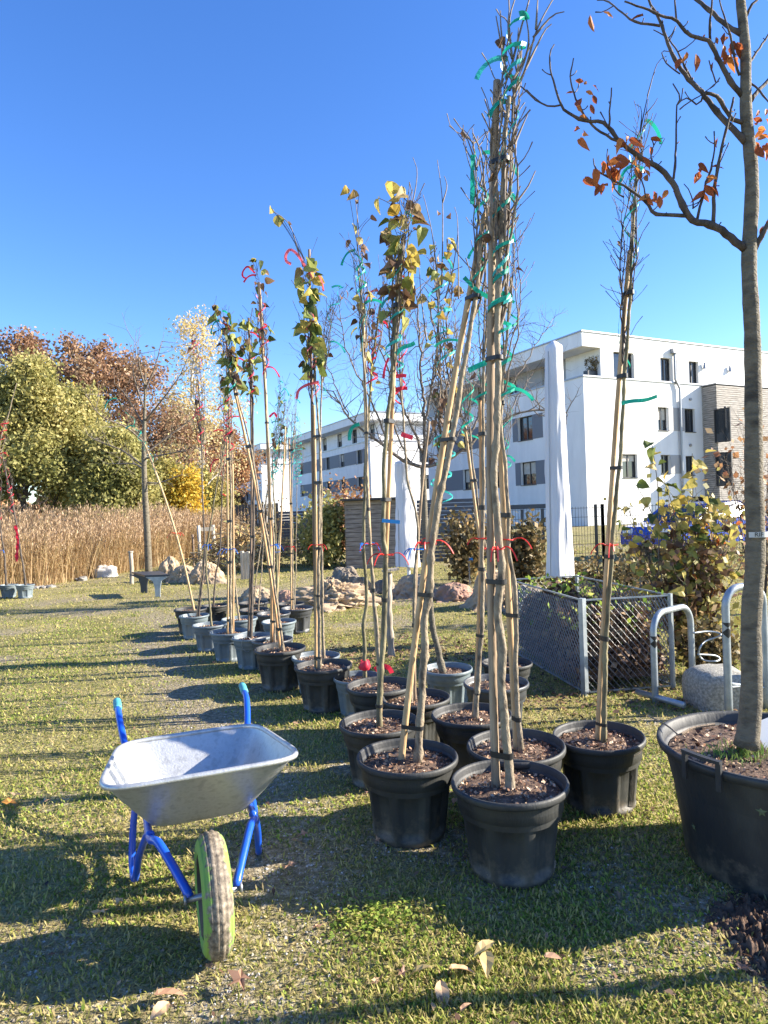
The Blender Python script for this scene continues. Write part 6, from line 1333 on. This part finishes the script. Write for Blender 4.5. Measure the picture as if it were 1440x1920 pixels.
# bench
a, b_, c1 = G(285, 1121), G(267, 1111), None; o = empty('bench', (a[0], a[1], 0), 'small dark steel bench on curved legs on the lawn before the reeds', 'bench'); hz = .42; y0 = a[1]
cor = [D(247, 1078, y0 + 1.0), D(300, 1078, y0 + .95), D(317, 1089, y0 + .1), D(272, 1090, y0 + .1)]
cor = [np.array([q[0] - a[0], q[1] - a[1], hz]) for q in cor]; mb = MB(); vs = [tuple(q) for q in cor] + [tuple(q - np.array([0, 0, .035])) for q in cor]; mb.add(vs, [(0, 3, 2, 1), (4, 5, 6, 7), (0, 1, 5, 4), (1, 2, 6, 5), (2, 3, 7, 6), (3, 0, 4, 7)]); mb.build('seat', M['steel_dark'], o)
for (s0, s1, yy) in ((cor[3], cor[2], .12), (cor[0], cor[1], .85)):
    mid = (s0 + s1) / 2; w = np.linalg.norm(s1 - s0) / 2; mb = MB(); prof = [(-w * .95, hz - .04), (-w * .35, hz - .12), (-w * .22, hz - .25), (-w * .2, 0), (w * .2, 0), (w * .22, hz - .25), (w * .35, hz - .12), (w * .95, hz - .04)]
    f0 = [(mid[0] + x, yy - .02, z) for x, z in prof]; f1 = [(mid[0] + x, yy + .02, z) for x, z in prof]; n = len(prof); mb.add(f0 + f1, [tuple(range(n)), tuple(range(2 * n - 1, n - 1, -1))] + [(i, i + n, (i + 1) % n + n, (i + 1) % n) for i in range(n)]); mb.build('leg', M['galv_rack'] if yy < .5 else M['steel_dark'], o)
def post(px, py0, py1, r, label, mt, name='wooden_post', cap=True, yoff=0, group=None):
    g = G(px, py1); H = D(px, py0, g[1])[2]; o = empty(name, (g[0], g[1], 0), label, 'post', group); mb = MB(); P = resample([(0, 0, -.05), (.01, 0, H * .5), (0, 0, H)], .1); mb.tube(P, r, 9); mb.build('shaft', M[mt], o, True)
    if cap: q = MB(); q.lathe([(r * 1.35, H + .002), (r * 1.35, H + .03), (0, H + .04)], 10); q.build('cap', M[mt], o)
    return o, g, H
post(247, 1036, 1096, .045, 'single wooden post beside the young bare tree', 'old_wood')
post(363, 1002, 1062, .035, 'slim dark post left of the pale tree support frame', 'stake_dark', cap=False)
g = G(378, 1064); o = empty('tree_support', (g[0], g[1], 0), 'pale wooden tree support frame with a crossbar by the birch', 'tree support'); H = D(375, 985, g[1])[2]
mb = MB(); mb.tube([(-.03, 0, -.03), (-.05, 0, H)], .05, 8); mb.build('leg', M['pale_wood'], o, True); mb = MB(); mb.tube([(.32, .3, -.03), (.30, .3, H)], .05, 8); mb.build('leg', M['pale_wood'], o, True); mb = MB(); mb.bar((-.1, .1, H - .12), (.36, .22, H - .12), .03, .11); mb.build('crossbar', M['pale_wood'], o)
g = G(462, 1086); o = empty('log_post', (g[0], g[1], 0), 'stout pale weathered wooden post with split planks by the brush pile', 'post'); H = D(462, 1033, g[1])[2]
for k, (x, w, dz) in enumerate(((-.08, .06, 0), (-.012, .06, -.03), (.058, .065, -.015), (.12, .05, -.05))): mb = MB(); mb.box((x, .01 * k, (H + dz) / 2), (w, .14, H + dz)); mb.build('plank', M['pale_wood'], o)
def brush():
    g = G(450, 1070); rg = np.random.default_rng(71); o = empty('brush_pile', (g[0], g[1] + .8, 0), 'pile of cut branches with wilted tan leaves left of the far potted trees', 'brush pile'); mb = MB(); tips = []
    for k in range(90):
        x = rg.normal() * .7; y = rg.normal() * .5; z = .15 + rg.random() * 1.0 * max(.15, 1 - abs(x) / 1.5); a = rg.uniform(-.5, .5) + (math.pi if rg.random() < .6 else 0); L = rg.uniform(.5, 1.3); d = np.array([math.cos(a), math.sin(a) + rg.normal() * .3, rg.normal() * .25]); p = np.array([x, y, z]) - d * L / 2; P = [p + d * L * t + np.array([0, 0, .1 * math.sin(t * 3)]) for t in (0, .33, .66, 1)]
        P = [np.array([q[0], q[1], max(.02, q[2])]) for q in P]; mb.tube(P, [.014, .012, .009, .005], 5, cap=False); tips += [P[1], P[2], P[3]]
    mb.build('branches', M['bark'], o, True); ploc = np.array([g[0], g[1] + .8, 0]); f = foliage('wilted_leaves', cloud(tips, 2600, .09, rg) + ploc, .06, M['wilt'], o, ploc, rg, .45); f['kind'] = 'stuff'
M['wilt'] = leafmat('wilt', [(0, (.24, .14, .06)), (.4, (.46, .30, .14)), (.75, (.60, .46, .22)), (1, (.42, .42, .16))], .3)
brush()
def sign(px, py0, py1, w, label, mt, tilt=0.0, d=None):
    g = G(px, py1) if d is None else D(px, py1, d); g[2] = 0; H = D(px, py0, g[1])[2]; o = empty('small_sign', (g[0], g[1], 0), label, 'sign'); mb = MB(); mb.bar((0, 0, -.02), (0, 0, H), .025, .012); mb.build('stake', M['metal_grey'], o); mb = MB(); mb.box((.02, -.02, H), (w, .09, .012), mat=Matrix.Rotation(tilt, 3, 'Y') @ Matrix.Rotation(.7, 3, 'X')); mb.build('plate', M[mt], o)
sign(566, 1010, 1050, .34, 'white tilted plate on a stake beyond the far pots', 'white_paint', .12); sign(881, 1049, 1098, .1, 'tiny blue plant sign before the dark brown shrub', 'cyan_tape')
# ------------------------------------------------------------------ closed parasols
M['cover'] = mat('cover_fabric', (.60, .61, .64), (.70, .70, .72), 5, .75, .25, 25, (1, 1, .3))
def parasol(px_t, py_t, px_b, py_b, wt, wb, y, label, seed, foot=None):
    b = D(px_b, py_b, y); t = D(px_t, py_t, y); x0 = b[0]; o = empty('closed_parasol', (b[0], y, 0), label, 'parasol', 'closed parasols under white covers'); H0, H1 = b[2], t[2]; dx = t[0] - b[0]; k_ = y / FPX / 2; n = 96; m_ = 50; vs = []; fs = []
    for i in range(m_ + 1):
        f = i / m_; w = (wb + (wt - wb) * f ** .8) * k_
        if f > .965: w *= math.sqrt(max(0, 1 - ((f - .965) / .035) ** 2)) * .75 + .25
        for j in range(n):
            a = 2 * math.pi * j / n; s = 1 / max(abs(math.cos(a - .5)), abs(math.sin(a - .5))); sq = 1 + (s - 1) * .55 * (1 - f * .5); cr = 1 + .05 * math.sin(a * 3 + seed + f * 5) - .05 * max(0, 1 - abs(math.sin(a * 2.5 + seed + .6 * math.sin(f * 7))) * 5) + .05 * mnoise.noise((math.cos(a) * 2.5, math.sin(a) * 2.5, f * 9 + seed)) * 2
            vs.append((dx * f + w * sq * cr * math.cos(a) * .88, w * sq * cr * math.sin(a) * .88, H0 + (H1 - H0) * f + (.01 * math.sin(a * 2) if i == 0 else 0)))
    for i in range(m_):
        for j in range(n): fs.append((i * n + j, i * n + (j + 1) % n, (i + 1) * n + (j + 1) % n, (i + 1) * n + j))
    vs.append((dx, 0, H1 + .005)); 
    for j in range(n): fs.append((m_ * n + j, m_ * n + (j + 1) % n, len(vs) - 1))
    mb = MB(); mb.add(vs, fs); cv = mb.build('cover', M['cover'], o, True)
    z = MB(); z.tube([(dx * f_ - wb * k_ * .8 * (1 - f_ * .35), -wb * k_ * .55 * (1 - f_ * .3), H0 + (H1 - H0) * f_ + .01) for f_ in np.linspace(0, .95, 12)], .004 * y / 7, 5); z.build('zip', M['metal_grey'], cv)
    mb = MB(); mb.tube([(-.02 * 0, 0, -.02), (0, 0, H0 + .2)], .024 * (1 if y < 9 else 1.3), 10); mb.build('pole', M['white_paint'], o, True)
    mb = MB(); mb.box((0, 0, .03), (.5, .5, .06)); mb.build('base', M['concrete'], o)
parasol(1038, 640, 1049, 1080, 33, 49, 7.3, 'tall closed parasol in a white cover right of the staked trees', 2)
parasol(757, 862, 766, 1062, 38, 45, 12.2, 'white covered closed parasol in front of the wooden shed', 5)
# ------------------------------------------------------------------ shed and fences
M['shed_wood'] = mat('shed_wood', (.16, .13, .11), (.30, .26, .22), 9, .85, .5, 50, (.4, 1, 3)); M['shade_blue_wood'] = mat('shade_blue_wood', (.055, .06, .075), (.10, .11, .13), 9, .8, .5, 50, (.4, 1, 3)); M['brown_dark'] = mat('brown_dark', (.05, .04, .035), (.09, .075, .06), 9, .85, .5, 50)  # bluish shade on the slatted screen is put into its board colour
y = 17.2; x0, x1 = D(648, 1000, y)[0], D(750, 1000, y)[0]; H = D(690, 938, y)[2]
o = empty('garden_shed', (x0, y, 0), 'low shed clad in weathered brown horizontal boards', 'shed'); mb = MB(); mb.box(((x1 - x0) / 2, 1.25, H / 2), (x1 - x0 - .06, 2.44, H - .02)); mb.build('body', M['brown_dark'], o)
nb = 15; bh = H / nb; rg = random.Random(5)
for i in range(nb):
    mb = MB(); mb.box(((x1 - x0) / 2, -.0, bh * (i + .5)), (x1 - x0, .035 + rg.random() * .01, bh - .012)); mb.build('board', M['shed_wood'], o)
    mb = MB(); mb.box((-.0, 1.25, bh * (i + .5)), (.035 + rg.random() * .01, 2.44, bh - .012)); mb.build('board', M['shed_wood'], o)
mb = MB(); mb.box(((x1 - x0) / 2, 1.2, H + .03), (x1 - x0 + .2, 2.8, .05)); mb.build('roof', M['frame_dark'], o)
def board_fence(px0, px1, pt, y, label, mt, nb, vert=False, dep=0.0, cat='fence'):
    a = D(px0, 1000, y); b = D(px1, 1000, y + dep); H = D((px0 + px1) / 2, pt, y + dep / 2)[2]; L = math.hypot(b[0] - a[0], dep); rz = math.atan2(dep, b[0] - a[0]); o = empty('board_fence', (a[0], y, 0), label, cat, None, rz)
    rg = random.Random(3)
    if vert:
        for i in range(nb): w = L / nb; mb = MB(); mb.box((w * (i + .5), .02 + rg.random() * .02, H / 2), (w - .02, .025, H * rg.uniform(.98, 1.01))); mb.build('board', M[mt], o)
    else:
        for i in range(nb): w = H / nb; mb = MB(); mb.box((L / 2, .02 + rg.random() * .006, w * (i + .5)), (L, .025, w - .014)); mb.build('board', M[mt], o)
    k = max(2, int(L / 1.8) + 1)
    for i in range(k): mb = MB(); mb.box((L * i / (k - 1), .09, H / 2), (.09, .09, H + .02)); mb.build('post', M['frame_dark'], o)
board_fence(752, 905, 936, 18.5, 'dark slatted board screen toned blue grey for shade behind the fruit tree', 'shade_blue_wood', 16); board_fence(905, 1005, 1000, 19, 'lower dark board screen right of the tall slatted one', 'shade_blue_wood', 10)
board_fence(436, 520, 945, 24, 'dark brown upright board fence behind the brush pile', 'brown_dark', 14, True); board_fence(522, 600, 958, 26, 'blue grey board wall behind the thin twiggy shrub', 'shade_blue_wood', 14)
def rod_fence():
    y = 14.0; px0, px1 = 935, 1560; a = D(px0, 1000, y); b = D(px1, 1000, y); H = 1.42; o = empty('rod_mesh_fence', (a[0], y, 0), 'dark grey welded rod mesh fence in front of the white block', 'fence'); L = b[0] - a[0]; n = int(L / 2.5) + 1; off = (D(1118, 1000, y)[0] - a[0]) % 2.5
    xs_ = [off + 2.5 * i for i in range(n) if off + 2.5 * i < L] + [off + 2.5 * i + .14 for i in range(1) if True]
    xs_ = sorted(set([round(v, 3) for v in [0] + xs_ + [D(1131, 1000, y)[0] - a[0], L]]))
    for x in xs_: mb = MB(); mb.box((x, 0, (H + .04) / 2), (.06, .04, H + .04)); mb.build('post', M['frame_dark'], o)
    mb = MB()
    for i in range(int(L / .06)): mb.bar((i * .06, -.02, .04), (i * .06, -.02, H), .006, .006)
    for k in range(8):
        for s in (-.028, -.012): mb.bar((0, s, .06 + k * .19), (L, s, .06 + k * .19), .008, .008)
    mb.build('rod_mesh', M['frame_dark'], o)
rod_fence()
o = empty('steel_frame', (D(936, 1000, 21)[0], 21, 0), 'low dark steel pergola beam before the white block', 'pergola'); Lx = D(1024, 1000, 21)[0] - D(936, 1000, 21)[0]; Hh = D(975, 947, 21)[2]
mb = MB(); mb.box((Lx / 2, 0, Hh - .06), (Lx, .1, .14)); mb.build('beam', M['steel_dark'], o)
for x in (.35, Lx * .5, Lx - .1): mb = MB(); mb.box((x, .0, (Hh - .14) / 2), (.08, .08, Hh - .14)); mb.build('post', M['steel_dark'], o)
# parked car behind the fence
def car():
    g = D(1310, 1000, 18.0); o = empty('parked_car', (g[0], 18.0, 0), 'blue parked car half hidden behind the fence and yellow shrub', 'car', None, R(28)); M['car_blue'] = mat('car_blue', (.01, .06, .42), rough=.25, coat=.8)
    prof = [(-2.0, .35), (-2.02, .62), (-1.9, .82), (-1.15, .93), (-.55, 1.36), (.75, 1.42), (1.45, 1.02), (1.95, .95), (2.02, .6), (1.98, .35)]; n = len(prof); mb = MB(); vs = []
    for (yy, k) in ((-.83, .0), (-.86, .04), (.86, .04), (.83, .0)):
        for (x, z) in prof: ins = .16 if z > 1.1 else 0; s = -1 if yy < 0 else 1; vs.append((x, yy - s * ins, z))
    fs = [tuple(range(n))]; 
    for r_ in range(3): fs += [(r_ * n + i, (r_ + 1) * n + i, (r_ + 1) * n + (i + 1) % n, r_ * n + (i + 1) % n) for i in range(n)]
    fs.append(tuple(range(4 * n - 1, 3 * n - 1, -1))); mb.add(vs, fs); mb.build('body', M['car_blue'], o)
    for s in (-1, 1): 
        w = MB(); q = [(-1.0, .97), (-.5, 1.3), (.65, 1.34), (1.2, 1.02)]; w.add([(x, s * (.872 - (.16 if z > 1.1 else -.0)), z) for x, z in q], [(0, 1, 2, 3)]); w.build('window', M['glass'], o)
    for x0_, x1_, z0_, z1_ in ((-1.14, -.6, .965, 1.33), (.82, 1.4, 1.38, 1.05)): w = MB(); w.add([(x0_ - .03 * (x0_ < 0) + .03 * (x0_ > 0), -.66, z0_), (x0_ - .03 * (x0_ < 0) + .03 * (x0_ > 0), .66, z0_), (x1_ - .03 * (x0_ < 0) + .03 * (x0_ > 0), .6, z1_), (x1_ - .03 * (x0_ < 0) + .03 * (x0_ > 0), -.6, z1_)], [(0, 1, 2, 3)]); w.build('windscreen', M['glass'], o)
    for x in (-1.25, 1.25):
        for s in (-1, 1): w = MB(); w.tube([(x, s * .70, .31), (x, s * .885, .31)], .31, 20); wo_ = w.build('wheel', M['tie'], o); w = MB(); w.tube([(x, s * .88, .31), (x, s * .893, .31)], .19, 14); w.build('hubcap', M['metal_grey'], wo_)
    for s in (-.62, .62): w = MB(); w.box((-2.0, s, .70), (.06, .3, .14)); w.build('headlight', M['white_paint'], o)
car()
# ------------------------------------------------------------------ fallen leaves one can pick out
M_f = {'tan': heart_leaf('fallen_leaf', 'leaf_tan_f', .3, curl=.5, seed=21) if False else None}
M['fallen_tan'] = leafmat('fallen_tan', [(0, (.30, .17, .11)), (.6, (.48, .29, .18)), (1, (.60, .40, .22))], .2, False); M['fallen_yellow'] = leafmat('fallen_yellow', [(0, (.65, .47, .20)), (1, (.75, .58, .30))], .3, False); M['fallen_orange'] = leafmat('fallen_orange', [(0, (.50, .24, .06)), (1, (.62, .32, .08))], .3, False)
def lobed(mt, seed):
    rg = random.Random(seed); mb = MB(); vs = [(0, 0, .03)]; L = [1.0, .35, .8, .3, .6, .25, .25, .6, .3, .8, .35]; N = len(L)
    for k in range(N): a = 2 * math.pi * k / N; r = L[k] * rg.uniform(.85, 1.1) * .55; vs.append((r * math.cos(a), r * math.sin(a), .25 * r * r + rg.uniform(-.03, .16)))
    mb.add(vs, [(0, 1 + k, 1 + (k + 1) % N) for k in range(N)]); q = mb.build('fallen_leaf', M[mt], link=False); me = q.data; bpy.data.objects.remove(q); return me
FL = {'tan': heart_leaf('fallen_leaf', 'fallen_tan', .5, curl=.35, seed=3, pinn=True), 'yellow': heart_leaf('fallen_leaf', 'fallen_yellow', .5, curl=.3, seed=5, pinn=True), 'brown': lobed('fallen_tan', 3), 'orange': lobed('fallen_orange', 4)}
def fall(px, py, s, kind, label=None, rz=None, group=None):
    g = G(px, py); q = bpy.data.objects.new('fallen_leaf', FL[kind]); COL.objects.link(q); q.location = (g[0], g[1], .034); q.scale = (s * 1.25,) * 3; q.rotation_euler = (rnd.uniform(-.35, .35), rnd.uniform(-.3, .3), rnd.random() * 6.28 if rz is None else rz)
    tag(q, label or 'small dry brown leaf lying scattered on the lawn', 'fallen leaf', group or ('scattered small dry leaves' if label is None else 'large fallen leaves'))
for a in ((18, 1518, .10, 'orange', 'orange maple leaf near the left edge level with the tray'), (30, 1502, .07, 'brown', 'dark curled leaf overlapping the orange leaf at the left edge'), (452, 1856, .09, 'brown', 'curled reddish brown leaf below the barrow wheel'), (288, 1887, .075, 'tan', 'tan oval leaf at the bottom left of the wheel'), (318, 1900, .06, 'tan', 'pinkish tan leaf at the lower picture edge'),
          (928, 1784, .07, 'yellow', 'yellow leaf lying crosswise in front of the nearest pot'), (913, 1803, .075, 'yellow', 'pale yellow leaf hanging down from the crosswise yellow leaf', -1.7), (812, 1834, .07, 'yellow', 'left leaflet of the four near the bottom middle', 2.9), (842, 1836, .07, 'tan', 'right leaflet of the four near the bottom middle', .2), (826, 1858, .07, 'tan', 'lower leaflet of the four near the bottom middle', -1.5),
          (1020, 1812, .045, 'tan', 'small brown leaf right of the yellow pair'), (1390, 1833, .06, 'brown', 'curled ribbed leaf by the loose earth'), (593, 1757, .05, 'brown', 'pinkish leaf on the gravel right of the wheel'), (225, 1708, .06, 'brown', 'tan leaf left of the barrow wheel'), (190, 1728, .07, 'brown', 'greyish leaf in the wheel shadow'), (568, 1580, .07, 'brown', 'brown leaf left of the second nearest pot'), (545, 1640, .08, 'brown', 'broad brown leaf between wheel and pots'), (855, 1510, .05, 'tan', 'leaf at the foot of the nearest pot'), (1150, 1510, .05, 'tan', 'leaf leaning at the foot of the lone pot')):
    fall(*a)
for k in range(40):
    x, y, r = polar(1, 1.9, 9, -34, 34); g = rnd
    q = bpy.data.objects.new('fallen_leaf', FL[rnd.choice(['brown', 'tan', 'brown'])]); COL.objects.link(q); q.location = (x[0], y[0], .03); s = rnd.uniform(.03, .055); q.scale = (s,) * 3; q.rotation_euler = (rnd.uniform(-.4, .4), rnd.uniform(-.3, .3), rnd.random() * 6.28)
    tag(q, 'small dry brown leaf lying scattered on the lawn', 'fallen leaf', 'scattered small dry leaves')
# a further pot just outside the right edge; its trees lay the shadow along the bottom of the picture
